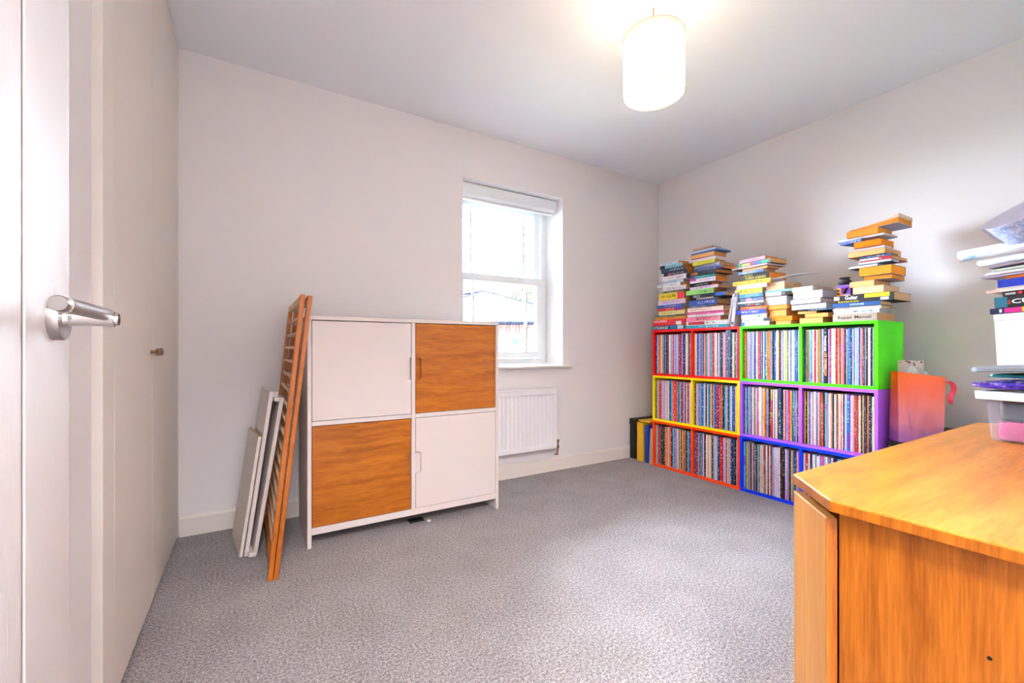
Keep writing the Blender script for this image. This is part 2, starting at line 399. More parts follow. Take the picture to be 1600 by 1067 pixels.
for k in range(700):
    cc = random.choice(((0.55, 6.2, .55), (0.35, 4.9, .6), (0.8, 4.1, .5), (0.2, 3.5, .7), (1.0, 3.2, .8)))
    p = out(cc[0] + random.gauss(0, cc[2] * .55), 24 + random.gauss(0, .6), cc[1] + random.gauss(0, .45))
    q = Euler((random.random()*3, random.random()*3, random.random()*3)).to_matrix().to_4x4(); q.translation = p
    s = .09; vs = [bm.verts.new(q @ Vector(w)) for w in ((-s, 0, 0), (0, -s*.6, 0), (s, 0, .01), (0, s*.6, 0))]; bm.faces.new(vs)
fo = obj('foliage', bm, 'leaf', tree, world=True); fo['kind'] = 'stuff'

# ------------------------------------------------------------------ roller blind
bl = thing('roller_blind', 'white roller blind wound up at the top of the window', 'blind', ((WX0+WX1)/2, 2.79, WZ1))
obj('cassette', prism([(2.755, 2.079), (2.755, 2.005), (2.77, 1.985), (2.82, 1.985), (2.835, 2.0), (2.835, 2.079)],
    lambda p, k: Vector((WX0 + 0.004 if k == 0 else WX1 - 0.02, p[0], p[1]))), 'upvc', bl, world=True, bevel=0.003)
obj('bottom_bar', box(WX0 + 0.008, WX1 - 0.022, 2.775, 2.80, 1.968, 1.984), 'upvc', bl, world=True, bevel=0.004)
obj('end_cap', box(WX1 - 0.019, WX1 - 0.004, 2.753, 2.837, 1.985, 2.0795), 'upvc', bl, world=True, bevel=0.004)

# ------------------------------------------------------------------ radiator
rd = thing('radiator', 'white ribbed panel radiator on the wall below the window', 'radiator', (1.55, 2.64, 0.18))
x0, x1, z0, z1 = 1.08, 1.951, 0.187, 0.634; pitch = 0.0337
prof = []; x = x1 - 0.022
prof.append((x1, 2.606)); prof.append((x, 2.606))
while x - pitch > x0 + 0.01:
    prof += [(x - 0.003, 2.606), (x - 0.009, 2.616), (x - 0.016, 2.616), (x - 0.022, 2.606)]; x -= pitch
prof.append((x0, 2.606)); back = [(x0, 2.628), (x1, 2.628)]
obj('front_panel', prism(prof + back, lambda p, k: Vector((p[0], p[1], z0 + 0.035 if k == 0 else z1 - 0.045))), 'radiator', rd, world=True)
bm = bmesh.new(); bx(bm, x0, x1, 2.603, 2.629, z1 - 0.0449, z1 - 0.012); bx(bm, x0, x1, 2.603, 2.629, z0, z0 + 0.0349)
obj('seam', bm, 'radiator', rd, world=True, bevel=0.004)
obj('top_grille', box(x0 + .002, x1 - .002, 2.602, 2.668, z1 - 0.0118, z1), 'radiator', rd, world=True, bevel=0.003)
obj('side_panel', box(x1 - 0.002, x1 + 0.004, 2.603, 2.668, z0 + 0.01, z1 - 0.012), 'radiator', rd, world=True, bevel=0.002)
obj('bracket', box(1.7, 1.74, 2.63, 2.681, 0.25, 0.58), 'radiator', rd, world=True)
va = thing('radiator_valve', 'cream headed copper radiator valve at the right end of radiator', 'valve', (1.985, 2.635, 0.16))
obj('valve_head', lathe([(.010, 0), (.015, .006), (.0165, .02), (.015, .05), (.011, .062), (.004, .066)], (1.985, 2.635, 0.245)), 'ph', va, world=True, smooth=True)
obj('valve_body', lathe([(.008, 0), (.011, .004), (.011, .02), (.007, .024), (.007, .045), (.012, .048), (.012, .066)], (1.985, 2.635, 0.178), seg=16), 'knob', va, world=True, smooth=True)
obj('union', tube([(1.985, 2.635, 0.215), (1.956, 2.635, 0.215)], .008), 'knob', va, world=True)
obj('pipe', tube([(1.985, 2.635, 0.178), (1.985, 2.64, 0.13), (1.985, 2.67, 0.125)], .0065), 'knob', va, world=True)

# ------------------------------------------------------------------ pendant lamp
lp = thing('pendant_lamp', 'glowing white drum shade hanging from the ceiling', 'lamp', (LAMP[0], LAMP[1], H))
zt, zb, rs = 2.243, 1.999, 0.124
bm = lathe([(rs, zb), (rs, zt)], (LAMP[0], LAMP[1], 0), seg=64, caps=False)
sh = obj('lamp_shade', bm, 'shade', lp, world=True, smooth=True); so = sh.modifiers.new('solid', 'SOLIDIFY'); so.thickness = 0.0012
for z in (zb, zt):
    pts = [(LAMP[0] + rs*math.cos(a*math.pi/24), LAMP[1] + rs*math.sin(a*math.pi/24), z) for a in range(49)]
    obj('rim_wire', tube(pts, 0.0014, 6), 'brasswire', sh)
for o in [q for q in sh.children]:
    o.data.transform(Matrix.Translation((-LAMP[0], -LAMP[1], -H)))
bm = bmesh.new()
for a in (0, 120, 240): tube([(LAMP[0], LAMP[1], zt - 0.03), (LAMP[0] + rs*math.cos(R(a)), LAMP[1] + rs*math.sin(R(a)), zt)], .0012, 6, bm)
obj('shade_ring_arms', bm, 'brasswire', lp, world=True)
obj('lamp_holder', lathe([(.012, 0.05), (.018, .04), (.02, 0), (.019, -.02)], (LAMP[0], LAMP[1], 2.195)), 'ph', lp, world=True, smooth=True)
obj('bulb', lathe([(.012, .075), (.018, .06), (.028, .035), (.03, .015), (.024, -.008), (.010, -.02), (.002, -.022)], (LAMP[0], LAMP[1], 2.10)), 'shade', lp, world=True, smooth=True)
obj('cord', tube([(LAMP[0], LAMP[1], 2.24), (LAMP[0], LAMP[1], 2.375)], .0032), 'brasswire', lp, world=True)
obj('ceiling_rose', lathe([(.012, -.032), (.024, -.03), (.045, -.018), (.050, -.006), (.050, 0)], (LAMP[0], LAMP[1], H)), 'ph', lp, world=True, smooth=True)

# ------------------------------------------------------------------ fitted wardrobe on the left
wd = thing('fitted_wardrobe', 'white floor to ceiling fitted wardrobe with plain flush doors', 'wardrobe', (-0.45, 2.05, 0))
XW = -0.30
obj('side_post', box(XW - 0.1, XW, 1.393, 1.497, 0, H - 0.001), 'trim', wd, world=True, bevel=0.002)
bm = bmesh.new(); bx(bm, -0.66, -0.4, 1.41, 1.43, 0, H-.002); bx(bm, -0.66, -0.33, 2.66, 2.68, 0, H-.002); bx(bm, -0.68, -0.66, 1.41, 2.68, 0, H-.002)
obj('carcass', bm, 'white_lam', wd, world=True)
for (a, b, ky) in ((1.503, 2.019, 1.985), (2.0215, 2.660, 2.055)):
    d_ = obj('door', box(XW - 0.019, XW - 0.001, a, b, 0.012, H - 0.008), 'wardrobe', wd, world=True, bevel=0.0015)
    k_ = obj('knob', lathe([(.0075, 0), (.0075, .003), (.004, .006), (.004, .013), (.012, .016), (.0145, .020), (.012, .024), (.006, .026)], (XW, ky, 0.912), (1, 0, 0), 20), 'knob', d_, world=True, smooth=True)
obj('filler_strip', box(XW - 0.019, XW - 0.001, 2.6625, 2.681, 0, H - 0.001), 'wardrobe', wd, world=True)

# ------------------------------------------------------------------ open room door on the left, with lever handle
XD = -0.212
door = struct('door_1', (lambda b: (
    [bx(b, XD - 0.040, XD - 0.003, 0.0, 0.826, 0.008, 1.985)],
    [bx(b, XD - 0.003, XD, ya, yb, 0.008, 1.985) for ya, yb in ((0.0, 0.163), (0.172, 0.335), (0.344, 0.507), (0.516, 0.679), (0.688, 0.826))], b)[-1])(bmesh.new()), 'doorskin', bevel=0.0014)
hx, hz = XD, 0.968; hy = 0.768
ro = obj('rose', lathe([(.0262, 0), (.0262, .009), (.0252, .011), (.0205, .011)], (hx, hy, hz - 0.008), (1, 0, 0), 40), 'steel', door, smooth=True)
obj('neck', lathe([(.0115, .010), (.0100, .016), (.0095, .036), (.0100, .0585)], (hx, hy, hz - .006), (1, 0, 0), 28), 'chrome', door, smooth=True)
# lever: bar parallel to the leaf, coming back towards the hinge, with a slanted cut at the neck end
bm = bmesh.new(); seg = 32; xa = hx + 0.050; rl = 0.0082; rings = []
for (yy, sl) in ((0.598, 0), (0.600, 0), (0.612, 0), (0.6135, 0), (0.78, 1)):
    rr = rl if yy not in (0.598,) else rl - 0.001
    rings.append([bm.verts.new((xa + rr*math.cos(2*math.pi*i/seg), yy - (0.016*(1-math.cos(2*math.pi*i/seg)) if sl else 0), hz + rr*math.sin(2*math.pi*i/seg))) for i in range(seg)])
for a, b in zip(rings, rings[1:]):
    for i in range(seg): bm.faces.new((a[i], a[(i+1) % seg], b[(i+1) % seg], b[i]))
bm.faces.new(rings[0][::-1]); bm.faces.new(rings[-1])
obj('lever', bm, 'steel', door, smooth=True)
obj('lever_collar', lathe([(.0086, 0), (.0086, .003)], (xa, 0.612, hz), (0, 1, 0), 32), 'chrome', door, smooth=True)
obj('end_disc', lathe([(.0085, 0), (.0080, .004)], (hx + 0.0587, hy, hz - .006), (1, 0, 0), 24), 'chrome', door, smooth=True)

# ------------------------------------------------------------------ four-door cabinet
cb = thing('storage_cabinet', 'white cabinet with two white and two oak veneer doors', 'cabinet', (0.73, 2.4, 0))
X0, X1, Y0, Y1, ZT = 0.227, 1.234, 2.205, 2.60, 1.078
obj('side_panel', box(X0, X0+.018, Y0, Y1, 0, ZT-.0205), 'white_lam', cb, world=True, bevel=.0015)
obj('side_panel', box(X1-.018, X1, Y0, Y1, 0, ZT-.0205), 'white_lam', cb, world=True, bevel=.0015)
obj('top', box(X0, X1, Y0, Y1, ZT-.020, ZT), 'white_lam', cb, world=True, bevel=.0015)
obj('divider', box(.7185, .7385, Y0, Y1-.01, .0925, ZT-.0205), 'white_lam', cb, world=True, bevel=.001)
obj('shelf', box(X0+.0185, .718, Y0, Y1-.01, .5645, .5855), 'white_lam', cb, world=True, bevel=.001)
obj('shelf', box(.739, X1-.0185, Y0, Y1-.01, .5645, .5855), 'white_lam', cb, world=True, bevel=.001)
obj('bottom', box(X0+.0185, X1-.0185, Y0, Y1-.01, .060, .092), 'white_lam', cb, world=True, bevel=.0015)
obj('back_panel', box(X0+.0185, X1-.0185, Y1-.0095, Y1, .062, ZT-.0205), 'white_lam', cb, world=True)
def cab_door(xa, xb, za, zb, side, m, label):
    # notch in the vertical edge given by side (+1 right, -1 left), rounded
    zm = (za + zb) / 2 + (0.0 if zb > .7 else 0.002); hh, dd, rr = .057, .030, .016
    def arc(cx, cz, a0, a1): return [(cx + rr*math.cos(R(a0 + (a1-a0)*k/6)), cz + rr*math.sin(R(a0 + (a1-a0)*k/6))) for k in range(7)]
    if side > 0:
        n_ = [(xb, zm - hh)] + arc(xb - dd + rr, zm - hh + rr, 270, 180) + arc(xb - dd + rr, zm + hh - rr, 180, 90) + [(xb, zm + hh)]
        pts = [(xa, za), (xb, za)] + n_ + [(xb, zb), (xa, zb)]
    else:
        n_ = [(xa, zm + hh)] + arc(xa + dd - rr, zm + hh - rr, 90, 0) + arc(xa + dd - rr, zm - hh + rr, 360, 270) + [(xa, zm - hh)]
        pts = [(xa, za), (xb, za), (xb, zb), (xa, zb)] + n_
    d = obj('door', prism(pts, lambda p, k: Vector((p[0], Y0 + .0015 + .018*k, p[1]))), m, cb, world=True)
    d['label'] = label
    # finger recess: shallow cup behind the notch
    q0, q1 = (xb - dd - .004, xb) if side > 0 else (xa, xa + dd + .004)
    obj('finger_recess', box(q0, q1, Y0 + .020, Y0 + .024, zm - hh - .003, zm + hh + .003), m, d, world=True)
G = .0028
cab_door(X0+.018+G, .7185-G, .5855+G, ZT-.020-G-.001, 1, 'white_lam', 'white upper left door')
cab_door(.7385+G, X1-.018-G, .5855+G, ZT-.020-G-.001, -1, 'oak_door', 'oak upper right door')
cab_door(X0+.018+G, .7185-G, .092+G, .5645-G, 1, 'oak_door', 'oak lower left door')
cab_door(.7385+G, X1-.018-G, .092+G, .5645-G, -1, 'white_lam', 'white lower right door')
tag(obj('floor_plate', (lambda b: (bx(b, .725, .805, 2.252, 2.304, 0.0005, .006), bx(b, .732, .798, 2.258, 2.298, .006, .008), b)[-1])(bmesh.new()), 'blackg', bevel=.001),
    'small flat black plate lying on carpet under the cabinet', 'plate')
bm = bmesh.new(); bmesh.ops.create_icosphere(bm, subdivisions=1, radius=.011)
for q in bm.verts: q.co = Vector((q.co.x * random.uniform(.7, 1.5) + .822, q.co.y * random.uniform(.6, 1.3) + 2.229, max(.0008, q.co.z * .7 + .005)))
tag(obj('crumpled_wrapper', bm, 'ph'), 'tiny crumpled white scrap on carpet beside the black plate', 'litter')

# ------------------------------------------------------------------ things leaning on the left of the cabinet
def lean(dx, dz): return math.atan2(dx, dz)
def cot_side(x_foot, x_top, z_top, label):
    a = lean(x_top - x_foot, z_top); L = math.hypot(x_top - x_foot, z_top) ; y0, y1 = 1.977, 2.615; t = .0175
    r = thing('cot_side_frame', label, 'bed frame part', (x_foot, y0, t * math.sin(a)), (0, a, 0), 'slatted wooden frames leaning on the cabinet')
    wdt = .036
    for ya in (0, y1 - y0 - wdt): obj('post', box(0, t, ya, ya + wdt, 0, L), 'beech', r, bevel=.002)
    obj('top_rail', box(.001, t-.001, wdt, y1-y0-wdt, L-.032, L-.001), 'beech_pale', r, bevel=.002)
    obj('bottom_rail', box(.001, t-.001, wdt, y1-y0-wdt, .03, .065), 'beech', r, bevel=.002)
    k = 0; z = L - .095
    while z > .09:
        obj('slat', box(.003, t-.003, wdt, y1-y0-wdt, z-.006, z+.006), 'beech_pale', r, bevel=.003)
        z -= .0625
cot_side(.0600, .1795, 1.146, 'orange beech slatted frame leaning, the left one of the pair')
cot_side(.0800, .2065, 1.143, 'orange beech slatted frame leaning, the right one nearest cabinet')
def board(name, label, xf, xt, zt_, y0, y1, t, yaw=0):
    a = lean(xt - xf, zt_); L = math.hypot(xt - xf, zt_)
    r = thing(name, label, 'panel', (xf, y0, t * math.sin(a)), (0, a, R(yaw))); return r, L
r, L = board('white_board', 'short white board with bare wood top edge, leftmost of leaning boards', -.040, .0335, .523, 2.274, 2.575, .013, 7)
obj('panel', box(0, .013, 0, .301, 0, L), 'white_lam2', r, bevel=.0008)
obj('raw_edge', box(0.0002, .0128, .0005, .3005, L, L+.0012), 'chip', r)
r, L = board('white_lipped_panel', 'tall white lipped panel standing behind the short white board', -.022, .0790, .727, 2.262, 2.57, .016, 5)
obj('panel', box(0, .016, 0, .308, 0.02, L), 'white_lam', r, bevel=.001)
obj('top_lip', box(.0162, .036, 0, .308, L-.024, L), 'white_lam', r, bevel=.002)
obj('bottom_lip', box(-.0005, .033, 0, .308, 0.0, .0195), 'white_lam', r, bevel=.006, segs=3)
r, L = board('white_lipped_panel', 'white lipped panel between the tall white panel and slatted frame', .0105, .1195, .699, 2.235, 2.54, .016, 5)
obj('panel', box(0, .016, 0, .305, .024, L), 'white_lam', r, bevel=.001)
obj('top_lip', box(-.024, -.0002, 0, .305, L-.02, L), 'white_lam', r, bevel=.006, segs=3)
obj('foot_lip', box(-.018, .0165, 0, .305, 0, .0235), 'white_lam', r, bevel=.008, segs=3)

# ------------------------------------------------------------------ coloured cube units
UX0, UX1 = 2.744, 3.074; TH = .0165; UH = .3567
units = {}
def unit(key, colour, word, y1, y0, k, side_bright=None):
    m = mat(word + '_lacquer', colour, 0.45, spec=0.25); M['u_' + key] = m
    z0 = k * UH + .0003; z1 = (k + 1) * UH - .0003
    where = {'red': 'standing on the yellow unit, beside the green', 'yellow': 'between the red and orange units', 'orange': 'on the carpet under the yellow unit',
             'green': 'standing on the purple unit', 'purple': 'between the green and blue units', 'blue': 'on the carpet under the purple unit'}[word]
    t = thing('record_cube_unit', '%s two compartment record shelf unit %s' % (word, where), 'shelf', ((UX0+UX1)/2, (y0+y1)/2, z0), (0, 0, 0), None)
    ya, yb = y0 + .0008, y1 - .0008; ym = (ya + yb) / 2
    obj('top', box(UX0, UX1, ya, yb, z1-TH, z1), m, t, world=True, bevel=.0008)
    obj('bottom', box(UX0, UX1, ya, yb, z0, z0+TH), m, t, world=True, bevel=.0008)
    for q in (ya, yb - TH, ym - TH/2): obj('divider' if abs(q - ym) < .05 else 'side', box(UX0, UX1, q, q+TH, z0+TH+.0002, z1-TH-.0002), m, t, world=True, bevel=.0008)
    units[key] = ((ym + TH/2, yb - TH), (ya + TH, ym - TH/2), z0 + TH)   # left compartment, right compartment
YL, YM, YR = 2.400, 1.6785, 0.945
unit('o', '#ff4600', 'orange', YL, YM, 0); unit('y', '#ffea00', 'yellow', YL, YM, 1); unit('r', '#f40814', 'red', YL, YM, 2)
unit('b', '#0038f4', 'blue', YM, YR, 0); unit('p', '#b262f8', 'purple', YM, YR, 1); unit('g', '#50e408', 'green', YM, YR, 2)

# ------------------------------------------------------------------ records
PAL = dict(w=('#f2eef2', 'white'), c=('#e6d8c0', 'cream'), g=('#aab0ba', 'grey'), k=('#1c1c24', 'black'), n=('#22385f', 'navy'), b=('#1f6cc4', 'blue'),
    s=('#7db8e4', 'pale blue'), t=('#2a8a98', 'teal'), p=('#eebccb', 'pale pink'), l=('#c9bce6', 'lilac'), v=('#7a5ab8', 'violet'), r=('#d42a2c', 'red'),
    m=('#d0206c', 'magenta'), o=('#f08a3a', 'orange'), y=('#f0d030', 'yellow'), e=('#4aa068', 'green'), a=('#caa27c', 'tan'), h=('#6e4436', 'brown'),
    d=('#4a5468', 'slate'), i=('#e8788a', 'salmon'), W=('#eef2fa', 'broad white'), N=('#364a70', 'broad navy'), K=('#16161e', 'broad black'), D=('#50688c', 'broad slate blue'), R=('#f4381c', 'broad orange red'))
SEQ = {
 'g0': 'r2 o e p2 g p n s l w p s b n w2 i r2 d l n w2 s b3 y r o2 d l g k t b2 c w2 a r k w l n w c y2 b2 w l d w l w b2 b n l v',
 'g1': 'k d v c e y t l s2 b w2 r2 i w c e o2 t w l b K5 b p m2 s w3 c a r2 p a o d p o i v n w t s b2 k2 l2 s2 w s w b l p a h k w n2 l w p n d g h',
 'p0': 'k s w b t w h l b2 w2 a h w l m2 W4 p c y o r s l n k2 r2 c w k w c d N5 k w c m w s m2 i y t2 s n l k h c',
 'p1': 'r c k2 y2 b v l w r w2 l d g w i o h o d k s2 p g w2 o a n d w c h o w2 m w h g w s b3 w2 l p o d r a w c h g a k d h o n2 k s y2',
 'b0': 's2 b y r g l h g p n2 g n2 l e2 w p w a2 h w p k w i h g l2 w l w p w k h k2 b w m l d k c a b n d w r p',
 'b1': 'w r2 w k l w g w l p m g w o b p n k b s r l w g d s w l p k c o g w s k n',
 'r0': 'n b w h o2 w a g n s n r d w2 t p m l s2 c l m2 n p v d n w2 a h g s',
 'r1': 'y w2 b2 s p v s d p r g e w p b s o m c w2 d w l n d t p2 i D6 d c a k s b',
 'y1': 'h n p2 l h s3 b2 g w l n w s t e c o h w b3 m r k i r a k2 e s l2 n s t w b3 v c y h',
 'y0': 'k g3 o r h l p l g p2 g w l n t s w R4 y b2 e l n r s p n w m2 l w c',
 'o1': 'd v d r p s t g b l c h r w2 g c3 a k g2 l w s2 k n r3 m l p a n w a p b2 n t d k l p',
 'o0': 'g4 k r a k h d k d a o2 w g o r k s3 n p g l2 k y k a2 h o k d s2 n b r'}
COMPN = {'g': 'green', 'p': 'purple', 'b': 'blue', 'r': 'red', 'y': 'yellow', 'o': 'orange'}
bm = box(0, .312, -.5, .5, 0, 1)
sl_me = bpy.data.meshes.new('record_sleeve'); bm.to_mesh(sl_me); bm.free(); sl_me.materials.append(M['sleeve'])
rest = bmesh.new(); rest_cols = []
count = 0
BIGLBL = {'K': 'thick black lettered boxed set', 'N': 'thick navy boxed set', 'D': 'thick slate blue boxed set', 'W': 'thick white boxed set', 'R': 'thick orange red boxed set'}
for key in ('g0', 'g1', 'p0', 'p1', 'b0', 'b1', 'r1', 'r0', 'y1', 'y0', 'o1', 'o0'):
    comp = units[key[0]][int(key[1])]; z = units[key[0]][2] + .0004
    toks = [(q[0], int(q[1:]) if len(q) > 1 else 1) for q in SEQ[key].split()]
    tot = sum((1 + .72 * (n_ - 1)) for _, n_ in toks); y = comp[1] - .002; span = comp[1] - comp[0] - .004
    rs_ = random.Random(key)
    for i, (c, n_) in enumerate(toks):
        wd_ = span * (1 + .72 * (n_ - 1)) / tot; big = c.isupper()
        h = .3185 if c == 'D' else (.309 if big else rs_.uniform(.2995, .305))
        if rs_.random() < .04: h -= .006
        xo = UX0 + (.012 if not big else .006) + rs_.uniform(0, .007)
        base = list(lin(PAL[c][0])); sc_ = rs_.uniform(.95, 1.25); base = [min(.95, q * sc_) ** 1.3 for q in base[:3]]
        if count < 300:
            o = bpy.data.objects.new('record_sleeve' if not big else 'record_box_set', sl_me); COL.objects.link(o)
            o.location = (xo, y - wd_ / 2, z); o.scale = (1, wd_ * .89, h); o.color = base + [1]
            half = 'left' if key[1] == '0' else 'right'
            if big: lb = '%s in the %s half of the %s unit' % (BIGLBL[c], half, COMPN[key[0]])
            else:
                od = i + 1; suf = 'th' if 10 <= od % 100 <= 20 else {1: 'st', 2: 'nd', 3: 'rd'}.get(od % 10, 'th')
                lb = 'thin %s record sleeve, %d%s from left in %s half of the %s unit' % (PAL[c][1], od, suf, half, COMPN[key[0]])
            tag(o, lb, 'record', 'records in the %s unit' % COMPN[key[0]])
            if c == 'K': kbox = (o.location.copy(), wd_, h, o)
            if c == 'D': dbox = (o.location.copy(), wd_, h, o)
            count += 1
        else:
            f0 = len(rest.faces); bx(rest, xo, xo + .312, y - wd_ * .945, y - wd_ * .055, z, z + h)
            rest_cols += [base] * 6
        y -= wd_
rest.faces.ensure_lookup_table()
cl = rest.loops.layers.float_color.new('col')
for f, c in zip(rest.faces, rest_cols):
    for lo_ in f.loops: lo_[cl] = (*c, 1)
me = bpy.data.meshes.new('record_sleeve_row'); rest.to_mesh(me); rest.free(); me.materials.append(M['sleeve_attr'])
ro_ = bpy.data.objects.new('record_sleeve_row', me); COL.objects.link(ro_)
tag(ro_, 'remaining tightly packed record sleeves in the yellow and orange units', 'records', kind='stuff')

# vertical lettering on the thick black box set (runs downwards)
VM = Matrix(((0, 0, -1), (0, -1, 0), (-1, 0, 0)))   # columns: right=-Z, up=-Y ... text reads downward
def vtext(s, y, ztop, length, height, color, rootobj):
    # text x -> -Z, text y -> -Y(towards right of picture is -Y; up of letters points right): right=(0,0,-1), up=(0,-1,0), out=(-1,0,0)
    cu = bpy.data.curves.new('lettering', 'FONT'); cu.body = s; cu.offset = .02
    t = bpy.data.objects.new('lettering', cu); COL.objects.link(t); bpy.context.view_layer.update()
    me = bpy.data.meshes.new_from_object(t.evaluated_get(_deps())); bpy.data.objects.remove(t)
    xs = [q.co.x for q in me.vertices]; ys = [q.co.y for q in me.vertices]
    for q in me.vertices:
        a = (q.co.x - min(xs)) / (max(xs) - min(xs)) * length; b = (q.co.y - min(ys)) / (max(ys) - min(ys)) * height
        w3 = Vector((rootobj.location.x - .0006, y + height/2 - (height - b), ztop - a))
        q.co = Vector(((w3.x - rootobj.location.x), (w3.y - rootobj.location.y) / rootobj.scale.y, (w3.z - rootobj.location.z) / rootobj.scale.z))
    me.materials.clear(); me.materials.append(M['tint'])
    o = bpy.data.objects.new('lettering', me); COL.objects.link(o); o.parent = rootobj; o.color = lin(color)
lo_, w_, h_, ob_ = kbox
vtext('JACQUES', lo_.y, lo_.z + h_ - .045, .085, .014, '#e8e8f0', ob_); vtext('THE COLLECTION', lo_.y, lo_.z + h_ - .135, .13, .014, '#f0a030', ob_)

# ------------------------------------------------------------------ books
BOOKS = []
def book(xf, yc, z, F, T, cover, pages='#d9a566', side='s', yaw=0, depth=None, label='', group='', cat='book', name='paperback_book', plain=False):
    """side: s spine to the front, f fore-edge to the front, h head (page ends) to the front"""
    t = thing(name, label, cat, (xf, yc, z), (0, 0, R(yaw)), group)
    c = .0011 if T < .02 else .0016
    if side == 'h': Wd = F; Ln = depth or min(.31, F * 1.35)
    else: Ln = F; Wd = depth or min(.30, F * .70)
    bm = bmesh.new()
    e = .0015
    if side == 's':      # local: spine plane x=0, body to +x
        bx(bm, 0, Wd, -Ln/2, Ln/2, e*.2, c); bx(bm, 0, Wd, -Ln/2, Ln/2, T-c, T-e*.2); bx(bm, 0, c, -Ln/2, Ln/2, c, T-c)
        pg = box(c, Wd-.003, -Ln/2+.002, Ln/2-.002, c, T-c)
    elif side == 'f':
        bx(bm, 0, Wd, -Ln/2, Ln/2, e*.2, c); bx(bm, 0, Wd, -Ln/2, Ln/2, T-c, T-e*.2); bx(bm, Wd-c, Wd, -Ln/2, Ln/2, c, T-c)
        pg = box(.0012, Wd-c, -Ln/2+.0015, Ln/2-.0015, c, T-c)
    else:                # page ends forward, spine on the left (+y)
        bx(bm, 0, Ln, -Wd/2, Wd/2, e*.2, c); bx(bm, 0, Ln, -Wd/2, Wd/2, T-c, T-e*.2); bx(bm, 0, Ln, Wd/2-c, Wd/2, c, T-c)
        pg = box(.0012, Ln-.0012, -Wd/2+.002, Wd/2-c, c, T-c)
    cv = obj('cover', bm, 'tint' if plain else 'cover', t, color=cover); p = obj('pages', pg, 'pages', t, color=pages)
    return t, cv
def ypx(px, X):   # where the sight line of an image column meets the plane x = X
    l = (px - 800) / FPX; rx = math.cos(YAW)*l + math.sin(YAW); ry = -math.sin(YAW)*l + math.cos(YAW)
    return X / rx * ry, X / rx
def mslabel(words): return words
TOPZ = 3 * UH
def stack(group, where, X, total_px, pxm, rows, z0=TOPZ):
    tot = sum(r[2] for r in rows); k = total_px / tot / pxm; z = z0 + .0004; n_ = len(rows)
    for i, r in enumerate(rows):
        xl, xr, th, col, desc = r[:5]; o = dict(r[5]) if len(r) > 5 else {}
        xo = X + o.get('dx', 0) + (0.004 * ((i * 7) % 5) - .008)
        ya, _ = ypx(xl, xo); yb, _ = ypx(xr, xo); T = th * k
        F = ya - yb; yc = (ya + yb) / 2
        lb = desc + ', ' + where if 'full' not in o else desc
        t, cv = book(xo, yc, z, F, T - .0006, col, o.get('pages', '#dba970'), o.get('side', 's'), o.get('yaw', 0), o.get('depth'), lb, group, plain='text' in o)
        if 'text' in o:
            for (s, fa, fb, ha, hb, tc) in o['text']:
                ln = F * (fb - fa); text('lettering', s, T * (hb - ha), ln, Vector((-.0006, F/2 - F*fa, T*ha)), SPINE_M, 'tint', cv, tc, .015)
        if 'patch' in o:
            for (fa, fb, ha, hb, pc) in o['patch']:
                obj('spine_panel', box(-.0004, 0, F/2 - F*fb, F/2 - F*fa, T*ha, T*hb), 'tint', cv, color=pc)
        z += T
TAN, ORG, PALE, GRY = '#dcb184', '#e89038', '#ecd2b4', '#b8b0b4'
stack('books in the tower nearest the window wall', 'tower nearest the window wall', 2.762, 107, 206, [
 (1020, 1070, 6.5, '#1c5874', 'dark teal book with white lettering at the bottom', dict(text=[('STRANGE', .03, .5, .15, .8, '#e8f4f8')], patch=[(.55, .75, .1, .9, '#2f8fc0'), (.78, .96, .1, .9, '#c4e4ee')], depth=.25)),
 (1020, 1071, 9, '#e0283c', 'thick red book with white lettering', dict(text=[('DAVID BOWIE IS', .03, .45, .5, .88, '#ffffff')], patch=[(.72, .88, .05, .6, '#f4f0f0')], depth=.25)),
 (1024, 1072, 4, '#e8a814', 'mustard yellow book', {}), (1026, 1070, 2.5, '#4c7470', 'thin dark green book', {}),
 (1029, 1070, 6, '#f2e4a0', 'cream yellow book', {}), (1028, 1065, 4, '#e04418', 'orange red book with purple end', dict(patch=[(.7, 1, 0, 1, '#9038b8')])),
 (1027, 1070, 5, '#2464b4', 'blue book', {}), (1028, 1071, 7, '#f0dcf2', 'pale pink book', {}),
 (1030, 1069, 10, '#f2dc3c', 'thick yellow book with red end', dict(text=[('1001 ALBUMS', .08, .68, .3, .75, '#8a6a28')], patch=[(.74, 1, .02, .98, '#e83458')])),
 (1036, 1068, 3, '#7c9a84', 'thin sage green book', dict(pages='#cf9a68')), (1035, 1072, 6, '#f2ecf2', 'white book above the sage one', {}),
 (1027, 1063, 5, '#f4fafc', 'bright white book sticking out left', dict(pages=ORG)), (1036, 1068, 4, '#d4e6f6', 'icy blue book', {}),
 (1033, 1072, 7, '#f4f0f4', 'thick white book below the slate ones', dict(pages=ORG)), (1037, 1074, 5, '#3c4258', 'charcoal book with pink mark', dict(pages=ORG, patch=[(.18, .3, .15, .85, '#d87a90')])),
 (1033, 1071, 6.5, '#34506e', 'slate blue book', dict(pages=ORG)), (1031, 1066, 5, '#a6dce4', 'pale cyan book with black end', dict(pages=ORG, patch=[(0, .24, 0, 1, '#1c1a20')])),
 (1033, 1061, 4, '#dfe4f0', 'white book with blue lettering on top', dict(pages=ORG, yaw=-6))])
